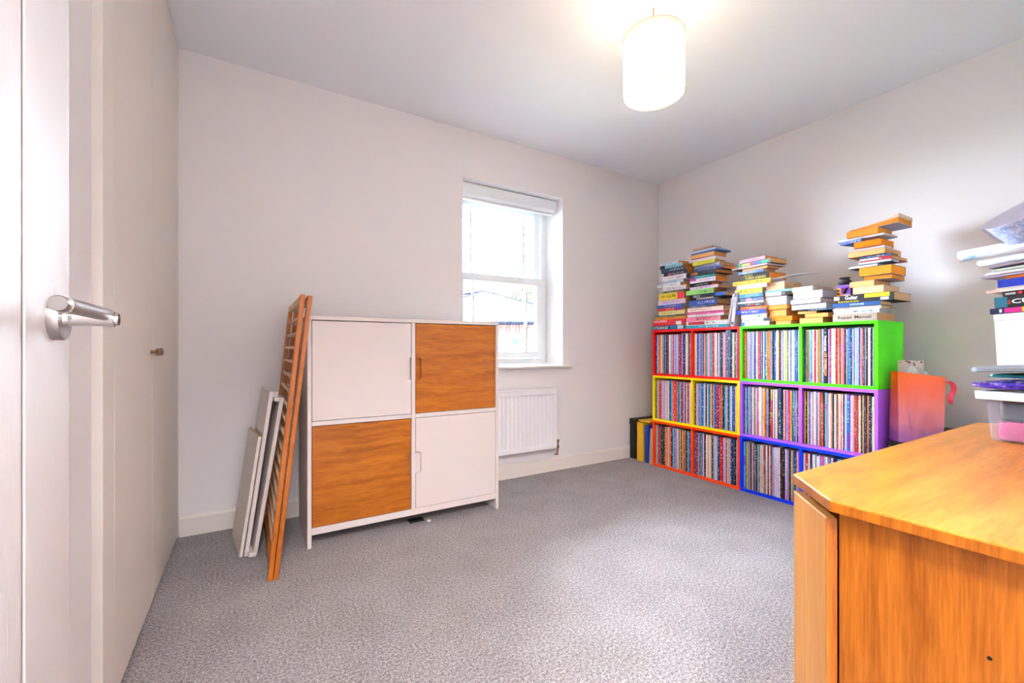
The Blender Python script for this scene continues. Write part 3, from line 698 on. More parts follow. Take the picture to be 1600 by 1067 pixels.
stack('books in the second tower', 'second tower from the window wall', 2.762, 122, 212, [
 (1072, 1137, 5, '#22b4cc', 'turquoise book at the bottom', dict(depth=.22, pages='#c8a890')), (1072, 1137, 7, '#f2f2ee', 'white book with red box print', dict(patch=[(.06, .46, .15, .85, '#d84860')], depth=.22)),
 (1072, 1126, 7, '#f29ab0', 'salmon pink book', {}), (1074, 1131, 4, '#eceef0', 'thin white book with black print', {}),
 (1073, 1131, 4, '#e058a8', 'magenta pink book', {}), (1074, 1130, 7, '#f6e0d8', 'blush cream book', {}),
 (1074, 1118, 4, '#5a6478', 'thin slate grey book', {}), (1076, 1120, 9, '#2c5cbc', 'thick blue book', {}),
 (1088, 1115, 3, '#c8b8a8', 'thin beige book', dict(pages=GRY)), (1080, 1133, 6, '#16304c', 'dark navy book with bright blue end', dict(patch=[(.72, 1, .1, 1, '#1c70c0')], text=[('DECCA', .07, .28, .2, .8, '#d8e8f4')])),
 (1072, 1115, 8, '#a4dc84', 'light green book', dict(pages='#c07a3c')), (1078, 1122, 5, '#ecdcf0', 'lilac white book', {}),
 (1078, 1112, 6, '#26263c', 'black book with white print', dict(pages=ORG)), (1078, 1118, 7, '#f4eaf6', 'white book with magenta lettering', dict(pages=ORG, patch=[(0, .26, .5, .95, '#e060c0')])),
 (1079, 1117, 5, '#28b0b8', 'teal book with purple end', dict(pages=ORG, patch=[(0, .14, .1, .9, '#a828b0')])), (1070, 1120, 6, '#1c2c44', 'navy book with orange numerals', dict(text=[('1000', .18, .42, .1, .9, '#ffa828')], pages='#e0a468', yaw=-4)),
 (1084, 1129, 5, '#243c84', 'royal navy book', dict(pages=ORG)), (1084, 1126, 6, '#8c90ac', 'grey lilac book', dict(pages='#e2b080', yaw=-4)),
 (1082, 1117, 6, '#d8d410', 'lime yellow book', {}), (1076, 1118, 5, '#f0e6f2', 'white page edged book above lime one', dict(side='f', pages='#f4ecf4')),
 (1079, 1116, 7, '#b03a28', 'red covered book with orange page edge', dict(side='f', pages='#f0b070')), (1078, 1120, 3, '#1c60a4', 'thin blue book with pages outward', dict(side='f', pages='#3a70b0', yaw=-5)),
 (1079, 1118, 4, '#dde6fa', 'pale blue white book near the top', dict(side='f', pages='#dfe8fc')), (1082, 1112, 3, '#3c5c6c', 'thin tan paged book on top', dict(side='f', pages='#dcb088'))])
stack('books in the third tower', 'third tower, left end of the green unit', 2.762, 106, 243, [
 (1158, 1202, 6, '#f2eef4', 'white book at the bottom', dict(patch=[(0, .13, 0, 1, '#5a8ac4')])), (1159, 1204, 5.5, '#eef4f8', 'white book with dark right end', dict(patch=[(.76, 1, .1, .95, '#1c3c58')])),
 (1158, 1198, 7, '#f0f2f4', 'white book with green dot', dict(patch=[(.68, .76, .2, .75, '#6cc020')], pages=ORG)), (1150, 1197, 7, '#1858d8', 'bright blue book', dict(pages=ORG)),
 (1157, 1199, 5, '#f08818', 'orange book with red end', dict(pages=ORG, patch=[(0, .33, 0, .4, '#e02c20')])), (1154, 1193, 5, '#3c4660', 'dark slate book with red mark', dict(patch=[(.45, .7, .1, .6, '#a83040')])),
 (1150, 1193, 3, '#f4eee6', 'thin white book below the grey one', {}), (1151, 1193, 6, '#7888a4', 'blue grey book with pink square', dict(patch=[(.38, .56, .05, .95, '#dcb4d4')])),
 (1155, 1192, 6, '#58a4cc', 'sky blue book', {}), (1149, 1191, 8, '#f4e454', 'lemon yellow book', dict(pages=PALE)),
 (1151, 1198, 6, '#f2f0fa', 'white book between two yellow books', dict(pages=ORG)), (1145, 1204, 7, '#f4c818', 'golden yellow book sticking out both ends', dict(pages='#d0d4e0')),
 (1161, 1202, 10, '#1a1a16', 'black book with gold lettering', dict(text=[('ICARUS AGENDA', .1, .88, .12, .52, '#e8dc78')], patch=[(.03, .38, .5, .95, '#8a8028')], pages=ORG, depth=.2)),
 (1152, 1194, 5, '#6c8cb8', 'steel blue book', dict(pages='#dcae84', yaw=-5)), (1159, 1200, 4, '#f0a010', 'amber book', dict(pages='#dcae84', yaw=-5)),
 (1141, 1200, 3, '#7a1c28', 'thin maroon covered book with white edge', dict(side='f', pages='#f4e6ee', yaw=-6)), (1152, 1206, 7, '#1a3a40', 'black book with coloured title blocks', dict(patch=[(0, .06, 0, 1, '#20c898'), (.1, .36, .2, .7, '#c8dc70'), (.37, .5, .2, .7, '#d83878'), (.51, .7, .2, .7, '#2878c8'), (.72, .92, .2, .7, '#28c890')], yaw=-7, pages='#e0a868')),
 (1154, 1197, 5, '#f49ab0', 'pink book on top', dict(yaw=-7, pages='#e08c40'))])
stack('orange paged books in the fourth pile', 'pile behind the third tower', 2.776, 67, 252, [
 (1212, 1236, 5, '#c06820', 'small orange paged book at the bottom', dict(side='h', pages='#e8a860', depth=.17)), (1202, 1238, 6.5, '#d87820', 'orange paged book second from bottom', dict(side='f', pages='#f09830')),
 (1202, 1229, 9, '#d88838', 'thick orange paged book', dict(side='h', pages='#f4b468', depth=.2)), (1200, 1230, 6, '#e08020', 'orange paged book under the white one', dict(side='h', pages='#f4a850', depth=.2)),
 (1195, 1229, 12, '#b03a4c', 'thick white paged book with pink side', dict(side='h', pages='#eef2fa', depth=.2)), (1196, 1232, 5, '#3c2838', 'dark ended magazine', dict(patch=[(0, .7, 0, 1, '#e6d4e4')])),
 (1195, 1237, 3, '#8cc4cc', 'thin teal edged book', {}), (1197, 1226, 11, '#f0eef0', 'wide tan paged book with curling white cover', dict(side='h', pages='#f2c8a0', depth=.2))])
stack('pale paged books in the fifth pile', 'pile at the middle of the green unit', 2.765, 59, 272, [
 (1249, 1286, 9, '#d87a28', 'orange paged book at the bottom', dict(side='h', pages='#f8b46c', depth=.19)), (1257, 1294, 7, '#d88030', 'orange paged book second from bottom', dict(side='f', pages='#f8b060', depth=.18)),
 (1246, 1276, 4, '#c89858', 'thin tan paged book', dict(side='f', pages='#d8a868')), (1262, 1303, 3, '#185870', 'thin dark teal hardback', dict(depth=.2)),
 (1235, 1292, 9, '#5c5464', 'grey white paged book', dict(side='f', pages='#e2dff0', yaw=-5, depth=.2)), (1234, 1283, 8, '#7c4c50', 'cream paged book', dict(side='f', pages='#f2eae6', yaw=-4, depth=.2)),
 (1238, 1286, 13, '#5c3c44', 'thickest white paged book', dict(side='f', pages='#dfe8f6', yaw=-4, depth=.22)), (1236, 1271, 8, '#e8d8d0', 'cream paged book on top', dict(side='f', pages='#f2e4d6', yaw=-6, depth=.2))])
stack('books in the tallest tower', 'tallest tower at the right end', 2.762, 143, 298, [
 (1301, 1370, 12, '#c0b2a8', 'thick beige manual at the bottom', dict(text=[('Repair Manual', .13, .88, .2, .72, '#2c1418')], pages='#d8a070', depth=.24)),
 (1303, 1374, 6, '#cfe0ee', 'pale blue book', dict(pages=GRY)), (1301, 1377, 5, '#e4dcd4', 'cream book with blue letters', dict(pages=TAN, text=[('2020', .24, .37, .1, .85, '#98a8d8')])),
 (1301, 1375, 6, '#1c6aa8', 'blue book with white lettering', dict(pages=TAN, text=[('GUITAR EXPLORER', .38, .68, .25, .7, '#e0f0ff')])),
 (1303, 1397, 12, '#18181e', 'thick black guitar book with yellow panel', dict(text=[('Guitar', .2, .42, .42, .9, '#ffffff'), ('THE NEW BOOK FOR GUITAR', .07, .44, .06, .26, '#f0e020')], patch=[(.53, .93, .5, 1, '#f0e028'), (.79, .92, .1, .42, '#d0d8f0'), (.0, .1, .4, .9, '#f0c4b4')], pages=TAN, depth=.22)),
 (1332, 1381, 11, '#e8c8a8', 'thick pale paged book', dict(side='f', pages='#f6cca4', depth=.2)), (1327, 1366, 9, '#e09040', 'peach paged book', dict(side='f', pages='#f8c080', depth=.2)),
 (1350, 1394, 6, '#b8a8a8', 'dark orange paged book', dict(side='f', pages='#e89028', depth=.2, yaw=4)), (1342, 1393, 14, '#74707c', 'thick orange paged book with grey side', dict(side='f', pages='#f89c30', depth=.18)),
 (1325, 1372, 4, '#3c444c', 'thin dark magazine with ragged white edge', dict(side='f', pages='#e8eef8', yaw=-4)), (1341, 1393, 4, '#8c98a0', 'thin grey book under the red one', dict(side='f', pages='#d0d4da')),
 (1343, 1394, 5, '#c02838', 'red covered book', dict(patch=[(0, .6, .4, .9, '#e8e4f0')], depth=.2)), (1344, 1393, 4, '#4c6c98', 'thin blue grey book', dict(pages='#98905c')),
 (1325, 1383, 9, '#c89460', 'tan paged book', dict(side='f', pages='#f8bc7c', depth=.2)), (1330, 1382, 4, '#24303c', 'thin dark hardback with white page edge', dict(side='f', pages='#f0eaf2')),
 (1334, 1377, 10, '#d87818', 'deep orange paged book', dict(side='h', pages='#f08a18', depth=.16)), (1311, 1348, 5, '#1450b8', 'bright blue book sticking out left', dict(yaw=-12, pages='#c8906c', depth=.15)),
 (1306, 1382, 3, '#eef0f8', 'thin white covered magazine', dict(side='f', pages='#f2f2fa', yaw=-3)), (1323, 1372, 10, '#e09038', 'thick orange paged book near the top', dict(side='h', pages='#f29c38', depth=.18))])
# top of the tallest tower: an open paperback with flaring pages
ztop = TOPZ + 143 / 298 + .001
ya, _ = ypx(1327, 2.775); yb, _ = ypx(1404, 2.775)
t = thing('open_paperback', 'tan paperback with splayed cover on top of tallest tower', 'book', (2.775, (ya+yb)/2, ztop), (0, 0, 0), 'books in the tallest tower')
F = ya - yb
def wedge(zf, yf, x0, x1, n_=12):   # strip along y with varying bottom/top height
    bm = bmesh.new(); rows = []
    for i in range(n_ + 1):
        s_ = i / n_; y = F/2 - s_ * F * yf; lo_, hi_ = zf(s_)
        rows.append([bm.verts.new(p) for p in ((x0, y, lo_), (x1, y, lo_), (x1, y, hi_), (x0, y, hi_))])
    for a, b in zip(rows, rows[1:]):
        for k in range(4): bm.faces.new((a[k], a[(k+1) % 4], b[(k+1) % 4], b[k]))
    bm.faces.new(rows[0][::-1]); bm.faces.new(rows[-1]); return bm
obj('pages', wedge(lambda s: (.0012 + .004*s, .008 + .016*s + .008*s*s), 1, .001, .17), 'pages', t, color='#d88830')
obj('cover', wedge(lambda s: (.0085 + .016*s + .008*s*s, .0098 + .018*s + .016*s*s*s*s + .008*s*s), 1, 0, .18), 'tint', t, color='#e8d4c0')
obj('back_cover', wedge(lambda s: (-.0002 + .003*s, .001 + .004*s), 1, 0, .18), 'tint', t, color='#b8bcd0')
# curling white cover lying over the fourth pile
ztop4 = TOPZ + 67 / 252 + .0085; ya, _ = ypx(1183, 2.775); yb, _ = ypx(1281, 2.775); F = ya - yb
t = thing('loose_white_cover', 'thin curling white cover sheet lying over the fourth pile', 'paper', (2.775, (ya+yb)/2, ztop4))
obj('sheet', wedge(lambda s: (.001 + .022*s - .012*s*s*s*s + .006*math.sin(3*s), .0028 + .022*s - .012*s*s*s*s + .006*math.sin(3*s)), 1, 0, .06, 16), 'tint', t, color='#e8e8f0')
# two slim books standing between the second and third towers
def upright(px_t, px_b, T, hgt, dep, cover, pages, label, X, lean_, patch=None):
    y, _ = ypx(px_b, X)
    t = thing('standing_book', label, 'book', (X, y, TOPZ + .0005 + T * abs(math.sin(lean_))), (lean_, 0, 0), 'books standing between the towers')
    bm = bmesh.new(); c = .0014
    bx(bm, 0, dep, 0, c, 0, hgt); bx(bm, 0, dep, T-c, T, 0, hgt); bx(bm, 0, c, c, T-c, 0, hgt)
    cv = obj('cover', bm, 'tint', t, color=cover); obj('pages', box(c, dep-.003, c, T-c, .002, hgt-.002), 'pages', t, color=pages)
    for (a, b, c0, c1, pc) in patch or (): obj('spine_mark', box(-.0005, 0, T*a, T*b, hgt*c0, hgt*c1), 'tint', cv, color=pc)
upright(1138, 1146, .021, .224, .15, '#d4d6de', '#c8b098', 'grey book standing upright and leaning, blue marks on its spine', 2.752, R(7.5),
        [(.1, .9, .86, .97, '#8890b0'), (.42, .58, .50, .80, '#98a0ac'), (.2, .8, .04, .13, '#3a5870')])
upright(1130, 1138, .011, .222, .15, '#ece2ec', '#d0b8a8', 'slim white book leaning beside the upright grey one', 2.768, R(11))
# small patterned box and dark pot beside the tallest tower
zz = TOPZ + 41 / 298 + .001; ya, _ = ypx(1308, 2.768); yb, _ = ypx(1329, 2.768)
t = thing('patterned_card_box', 'small colourful patterned box standing on the black guitar book', 'box', (2.768, (ya+yb)/2, zz), (0, 0, 0))
w2 = (ya - yb) / 2
obj('box_body', box(0, .04, -w2, w2, 0, .062), 'tint', t, color='#8c62b8', bevel=.001)
for (a, b, c0, c1, pc) in ((.0, .28, .05, .75, '#f0b030'), (.02, .22, .1, .35, '#d02020'), (.3, .9, .25, .78, '#7a2090'), (.42, .6, .12, .42, '#e82830'), (.55, .7, .15, .5, '#50c0e8'), (.6, .82, .45, .68, '#f080d0'), (.0, .2, .45, .6, '#c02828'), (.3, 1, .02, .1, '#d8d0b0')):
    obj('printed_patch', box(-.0005, 0, w2 - 2*w2*b, w2 - 2*w2*a, .062*c0, .062*c1), 'tint', t, color=pc)
ya, _ = ypx(1329.5, 2.79)
t = thing('dark_pot', 'small dark pot standing on the patterned box', 'pot', (2.794, ya + .030, zz + .0625))
obj('pot_body', lathe([(.018, 0), (.026, .004), (.031, .014), (.029, .024), (.020, .031), (.020, .034), (.028, .040), (.026, .041), (.018, .035)], (0, 0, 0)), 'black', t, smooth=True)

# ------------------------------------------------------------------ things standing in the corner beside the orange unit
def slab_thing(name, label, cat, y0, y1, xf, dep, z, m, tilt=0):
    t = thing(name, label, cat, (xf, y0, 0.001), (tilt, 0, 0)); return t
t = slab_thing('black_case', 'black square record case standing in the corner by the skirting', 'case', 2.60, 2.66, 2.765, .34, .33, 'black')
obj('case_body', box(0, .34, 0, .062, 0, .305), 'black', t, bevel=.006); obj('case_lid', box(-.003, .343, -.002, .064, .2815, .335), 'black', t, bevel=.006)
M['yel'] = mat('yellow_plastic_bag', '#e8b414', 0.4); M['blu'] = mat('blue_plastic_bag', '#1238a8', 0.4)
def crumple(bm, amt, seed, cuts=5):
    bmesh.ops.subdivide_edges(bm, edges=bm.edges, cuts=cuts, use_grid_fill=True)
    rg = random.Random(seed); ph = [rg.uniform(0, 6) for _ in range(6)]
    for q in bm.verts:
        c = q.co
        d = math.sin(c.x*31+ph[0]+c.z*17) * math.sin(c.z*37+ph[1]) + .6*math.sin(c.y*45+ph[2]+c.z*23) * math.sin(c.x*25+ph[3])
        q.co = c + Vector((d*amt, d*amt*.6, abs(d)*amt*.3))
    return bm
t = slab_thing('yellow_carrier_bag', 'yellow plastic bag standing between black case and blue bag', 'bag', 2.505, 2.585, 2.752, .33, .33, 'yel')
obj('bag_body', crumple(box(0, .32, 0, .062, 0, .315), .004, 3), 'yel', t, smooth=True)
bm = bmesh.new(); bx(bm, .02, .31, -.05, .066, .322, .333)
obj('folded_flap', crumple(bm, .002, 5, 3), 'yel', t, smooth=True)
t = slab_thing('blue_carrier_bag', 'dark blue plastic bag standing between yellow bag and record sleeves', 'bag', 2.45, 2.50, 2.754, .32, .3, 'blu')
obj('bag_body', crumple(box(0, .31, 0, .038, 0, .30), .003, 9), 'blu', t, smooth=True)
for i, (tl, c) in enumerate(((R(-1), '#e8dccb'), (R(3), '#d8c8b4'))):
    t = thing('loose_record_sleeve', ('cream record sleeve leaning on the orange unit' if i else 'cream record sleeve leaning next to the blue bag'), 'record', (2.752 - .004*i, 2.4085 + .024*i, 0.001), (tl, 0, 0))
    obj('sleeve', box(0, .31, 0, .005, 0.0, .285), 'tint', t, color=c); obj('opening', box(.004, .306, .0012, .0038, .285, .2856), 'tint', t, color='#6a5a50')

# ------------------------------------------------------------------ black amplifier with the gift bag on it
am = thing('black_amplifier', 'black amplifier cabinet against wall under the gift bag', 'amplifier', (2.95, .65, 0.001))
obj('cabinet', box(2.79, 2.995, .34, .925, .001, .455), 'black', am, world=True, bevel=.012, segs=3)
obj('grille', box(2.783, 2.7895, .37, .895, .04, .36), 'blackg', am, world=True, bevel=.002)
bm = bmesh.new()
for k in range(6):
    y = .915 - k * .012; tube([(2.782, y, .425 - .004*(k % 3)), (2.782, y - .006, .435 - .003*(k % 2)), (2.782, y - .010, .426)], .0016, 6, bm)
obj('script_badge', bm, 'chrome', am, world=True)
t = thing('black_case', 'tall black case against the wall behind the gift bag', 'case', (3.06, .65, 0.001))
obj('case_body', box(3.0, 3.12, .36, .93, .001, .497), 'black', t, world=True, bevel=.006); obj('case_lid', box(2.998, 3.122, .358, .932, .4972, .512), 'black', t, world=True, bevel=.004)
M['bagm'] = mat('ombre_gift_paper', '#f08060', 0.45); n = N(M['bagm']); sp = n.add('ShaderNodeSeparateXYZ'); n.l(n.coord('Object'), sp.inputs[0])
f = n.math('ADD', n.math('DIVIDE', sp.outputs[2], .36), n.math('MULTIPLY', n.math('SUBTRACT', n.noise(n.coord(), 9, 2), .5), .35))
n.l(n.ramp(f, [(.08, '#b46cb4'), (.25, '#e88a9c'), (.52, '#f68070'), (.74, '#fb6838'), (.93, '#ff6a00')]), n.b.inputs['Base Color'])
gb = thing('gift_bag', 'orange to pink paper gift bag with red ribbon handle', 'bag', (2.787, .876, .4565), (0, 0, R(45)))
# local: main face on -y side running +x?  main face along (sin45,-cos45); rotate local -y axis onto it
wB, dB, hB = .185, .085, .352
bm = bmesh.new()
# local frame: +x = world (.707,.707) = gusset direction ; -y = world (.707,-.707) = main face direction
def bp(x, y, z):
    s_ = z / hB; return Vector((x * (1 - .35*s_) + .01*s_, y * (1.0 + .09*s_) , z))
nx_, ny_, nz_ = 4, 10, 14; rg = random.Random(4)
def grid(fn, a, b):
    vs = [[bm.verts.new(fn(i/a, j/b)) for j in range(b+1)] for i in range(a+1)]
    for i in range(a):
        for j in range(b): bm.faces.new((vs[i][j], vs[i+1][j], vs[i+1][j+1], vs[i][j+1]))
def dent(s_, z):   # creases in the front paper
    a = -.016*math.exp(-((s_-.30)/.10)**2 - ((z-.42)/.2)**2) + .010*math.exp(-((s_-.18 - .25*(.5-z))/.05)**2)*(z < .6)*math.sin(max(0, z)*5.2)
    b = -.024*max(0, 1 - abs(s_ - (.62 + .3*(.3 - z)))/.22) * max(0, 1 - abs(z-.22)/.25)
    return a + b
grid(lambda a, b: bp(0, -wB*a, hB*b*(1 - .07*a)) + Vector((-dent(a, b), 0, 0)), 20, 20)
grid(lambda a, b: bp(dB*a, 0, hB*b) + Vector((0, -.012*math.sin(math.pi*a)*b, 0)), 6, 20)
grid(lambda a, b: bp(dB*a, -wB, hB*b*(1 - .07)) + Vector((0, .012*math.sin(math.pi*a)*b, 0)), 6, 20)
grid(lambda a, b: bp(dB, -wB*a, hB*b*(1 - .07*a)), 6, 20)
grid(lambda a, b: bp(dB*a, -wB*b, 0), 3, 3)
bmesh.ops.remove_doubles(bm, verts=bm.verts, dist=.0008)
bo = obj('paper_body', bm, 'bagm', gb); so = bo.modifiers.new('s', 'SOLIDIFY'); so.thickness = .0012
M['ribbon'] = mat('coral_ribbon', '#f03850', 0.4)
p0 = Vector((.006, -wB*1.00, .305))
pts = [p0 + Vector(q) for q in ((0, 0, 0), (-.010, -.018, .004), (-.014, -.034, -.012), (-.012, -.040, -.035), (-.008, -.036, -.055), (-.010, -.024, -.068), (-.016, -.020, -.090), (-.014, -.026, -.108))]
def ribbon(pts, w):
    bm = bmesh.new(); rows = []
    for i, p in enumerate(pts):
        s_ = Vector((-.35, -.75, .2 if i < 4 else -.1)).normalized() * w/2
        rows.append((bm.verts.new(p - s_), bm.verts.new(p + s_)))
    for a, b in zip(rows, rows[1:]): bm.faces.new((a[0], a[1], b[1], b[0]))
    return bm
rb = obj('ribbon_handle', ribbon(pts, .021), 'ribbon', gb, smooth=True); s = rb.modifiers.new('s', 'SOLIDIFY'); s.thickness = .0025
rb.modifiers.new('sub', 'SUBSURF').render_levels = 2
# spotted card and tissue sticking out of the bag
M['spot'] = mat('spotted_card', '#ddd0c8', 0.6); n = N(M['spot']); vo = n.add('ShaderNodeTexVoronoi'); vo.inputs['Scale'].default_value = 55; n.l(n.coord(), vo.inputs['Vector'])
n.l(n.mix(n.math('LESS_THAN', vo.outputs['Distance'], .26), lin('#ddd0c8'), lin('#5a3c34')), n.b.inputs['Base Color'])
t = thing('spotted_card', 'pale card with dark spots poking out of the gift bag', 'card', (2.850, .893, .62), (0, 0, R(45)))
obj('card', box(0, .006, -.105, 0.005, 0, .245), 'spot', t, bevel=.001)
t = thing('tissue_bundle', 'crumpled pale tissue paper poking out of the gift bag', 'paper', (2.8365, .883, .66), (0, 0, R(45)))
bm = bmesh.new(); grid(lambda a, b: Vector((.010*math.sin(a*9 + b*4), -.10*a - .01, .10 + .048*b + .030*b*math.sin(math.pi*min(1, a*1.15)))), 14, 6)
o = obj('tissue', bm, 'tint', t, color='#eef2f0', smooth=False); s = o.modifiers.new('s', 'SOLIDIFY'); s.thickness = .001

# ------------------------------------------------------------------ oak cabinet with clipped corners, right foreground
TX0, TX1, TY0, TY1, TZ, CH = .80, 2.16, -.115, .447, .68, .108
dk = thing('oak_cabinet', 'golden oak cabinet with clipped corners in the right foreground', 'cabinet', ((TX0+TX1)/2, .17, 0))
octo = lambda e: [(TX0+e, TY0+CH*.5), (TX0+CH+e*.4, TY0+e), (TX1-CH-e*.4, TY0+e), (TX1-e, TY0+CH), (TX1-e, TY1-CH), (TX1-CH-e*.4, TY1-e), (TX0+CH+e*.4, TY1-e), (TX0+e, TY1-CH-e*.4)]
top = obj('top', prism(octo(0), lambda p, k: Vector((p[0], p[1], TZ - .0185*k))), 'oak_top', dk, world=True, bevel=.0022, segs=3)
obj('top_edging', prism(octo(-.0004), lambda p, k: Vector((p[0], p[1], TZ - .0035 - .0145*k))), 'oak_side', dk, world=True)
ZU = TZ - .0187
obj('end_panel', box(TX0+.022, TX0+.040, TY0+.06, TY1-CH-.004, 0, ZU), 'oak_side', dk, world=True, bevel=.001)
obj('end_panel', box(TX1-.040, TX1-.022, TY0+CH, TY1-CH-.004, 0, ZU), 'oak_side', dk, world=True)
obj('rear_panel', box(TX0+CH+.02, TX1-CH-.02, TY1-.04, TY1-.022, 0, ZU), 'oak_side', dk, world=True)
obj('front_panel', box(TX0+CH+.02, TX1-CH-.02, TY0+.022, TY0+.04, 0, ZU), 'oak_side', dk, world=True)
obj('screw_hole', lathe([(.0026, 0), (.0022, .0006)], (TX0+.0218, .166, .522), (-1, 0, 0), 12), 'blackg', dk, world=True)
obj('corner_filler', box(TX0+.06, TX0+CH+.02, TY1-CH+.005, TY1-.055, .0, ZU-.02), 'oak_side', dk, world=True)
# the 45 degree leaf hanging just outside the clipped corner
rt = Matrix.Translation((TX0 + .010, TY1 - CH + .008, 0)) @ Matrix.Rotation(R(44.5), 4, 'Z')
lf = obj('corner_leaf', box(0.004, .146, -.016, 0.0, .004, TZ - .034, mtx=rt), 'oak_leaf', dk, world=True, bevel=.0018)
lf['label'] = 'pale oak leaf set across the clipped corner'
obj('leaf_edging', box(.0025, .004, -.0156, -.0004, .005, TZ - .035, mtx=rt), 'oak_side', dk, world=True)

# ------------------------------------------------------------------ tub, lid, white box, books and posters on the oak cabinet
RZ = R(-11.3)
O0 = Vector((1.677, .345, TZ + .0006))
tb = thing('storage_tub', 'clear plastic storage tub standing on the oak cabinet', 'tub', O0, (0, 0, RZ))
Lt, Wt, Ht = .36, .25, .128
def rrect(x0, x1, y0, y1, r, k=5):
    p = []
    for cx, cy, a in ((x1-r, y1-r, 0), (x0+r, y1-r, 90), (x0+r, y0+r, 180), (x1-r, y0+r, 270)):
        p += [(cx + r*math.cos(R(a + 90*i/k)), cy + r*math.sin(R(a + 90*i/k))) for i in range(k+1)]
    return p
def loft(levels, cap_bottom=True, cap_top=False):
    bm = bmesh.new(); rings = [[bm.verts.new((p[0], p[1], z)) for p in pts] for pts, z in levels]; n_ = len(rings[0])
    for a, b in zip(rings, rings[1:]):
        for i in range(n_): bm.faces.new((a[i], a[(i+1) % n_], b[(i+1) % n_], b[i]))
    if cap_bottom: bm.faces.new(rings[0][::-1])
    if cap_top: bm.faces.new(rings[-1])
    return bm
def ex(e, r=.02): return rrect(-e, Wt+e, -Lt-e, e, r)
bm = loft([(ex(-.008, .014), 0), (ex(-.002, .018), .006), (ex(.006), Ht - .012)])
o = obj('tub_body', bm, 'tub', tb, smooth=True); s = o.modifiers.new('s', 'SOLIDIFY'); s.thickness = .0022; s.offset = -1
bm = loft([(ex(.0065), Ht-.018), (ex(.0225, .03), Ht-.018), (ex(.0235, .03), Ht+.002), (ex(.0065), Ht+.004), (ex(.0065), Ht-.018)], False)
obj('rim', bm, 'tubrim', tb, smooth=True, bevel=.001)
def soft(name, label, cat, bmf, m, color=None, loc=None, sub=True):
    t = thing(name, label, cat, loc if loc is not None else O0, (0, 0, RZ)); o = obj('body', bmf, m, t, smooth=True, color=color)
    if sub: sb = o.modifiers.new('sub', 'SUBSURF'); sb.levels = 1; sb.render_levels = 2
    else: sb = o.modifiers.new('b', 'BEVEL'); sb.width = .008; sb.segments = 3
    return t
def cloth_in(z0, z1, seed, e=-.014):
    bm = loft([(ex(e, .02), z0), (ex(e+.002, .02), (z0+z1)/2), (ex(e, .02), z1)], True, True)
    rg = random.Random(seed)
    for q in bm.verts:
        if q.co.z > z1 - .001: q.co.z += rg.uniform(-.006, .004)
    return bm
soft('pink_cloth', 'pink folded cloth at the bottom of the clear tub', 'cloth', cloth_in(.004, .050, 1), 'tint', '#e85a9c', sub=False)
soft('dark_cloth', 'dark grey folded cloth inside the clear tub above the pink', 'cloth', cloth_in(.056, .112, 2), 'tint', '#3c3a42', sub=False)
def puff(x0, x1, y0, y1, z0, z1, seed, amp=.010):
    bm = box(x0, x1, y0, y1, z0, z1); bmesh.ops.subdivide_edges(bm, edges=bm.edges, cuts=5, use_grid_fill=True); rg = random.Random(seed)
    cx, cy, cz = (x0+x1)/2, (y0+y1)/2, (z0+z1)/2
    for q in bm.verts:
        ax = abs(q.co.x-cx)/((x1-x0)/2); ay = abs(q.co.y-cy)/((y1-y0)/2); k = 1 - .55*max(ax, ay)**3
        q.co.z = cz + (q.co.z - cz)*k + rg.uniform(-amp, amp)*.35; q.co.y += rg.uniform(-amp, amp)*.5; q.co.x += rg.uniform(-amp, amp)*.4
    return bm
M['violet'] = mat('violet_plastic_packet', '#5a3aa8', 0.2)
nv = N(M['violet']); nv.l(nv.ramp(nv.noise(nv.scalev(nv.coord(), (30, 40, 60)), 1.5, 4), [(.35, '#2c1c90'), (.52, '#5c3cb4'), (.68, '#cfc4ea')]), nv.b.inputs['Base Color'])
M['white_card'] = mat('white_card', '#eef1f8', 0.5)
M['tealp'] = mat('teal_plastic_packet', '#1e8a96', 0.2)
t = soft('violet_packet', 'crinkled violet and white packet bulging over the tub rim', 'packet', puff(-.014, .12, -.15, .026, .1335, .162, 5, .009), 'violet')
t = soft('teal_packet', 'teal packet between the violet packet and grey lid', 'packet', puff(.00, .20, -.24, .002, .163, .1805, 8, .004), 'tealp')
t = soft('white_packet', 'pale blue white packet further along the tub rim', 'packet', puff(-.006, .12, -.33, -.155, .1335, .158, 11, .008), 'tint', '#c4d6f0')
# items stacked on the lid share one slight tilt
TL = -.045
FM = Matrix.Translation(O0 + Vector((0, 0, .181))) @ Euler((TL, 0, RZ)).to_matrix().to_4x4()
FR = Euler((TL, 0, RZ))
def on_lid(name, label, cat, x, y, z, group=None):
    p = FM @ Vector((x, y, z)); t = thing(name, label, cat, p, FR, group); return t
ld = on_lid('tub_lid', 'smoky grey plastic lid resting askew over the clear tub', 'lid', 0, 0, 0)
bm = loft([(ex(.020, .03), 0), (ex(.028, .03), .002), (ex(.028, .03), .010), (ex(.022, .03), .015), (ex(.008, .02), .0155), (ex(.004, .02), .0115)], True, True)
obj('lid_panel', bm, 'lid', ld, smooth=True)
wb = on_lid('white_box', 'plain white cardboard box with shallow lid on the grey tub lid', 'box', .020, -.012, .0165)
obj('box_body', box(0.001, .20, -.26, -.001, 0, .118), 'white_card', wb, bevel=.001)
obj('box_lid', box(0, .201, -.261, 0, .1182, .1355), 'white_card', wb, bevel=.0015)
zc = .0165 + .1362
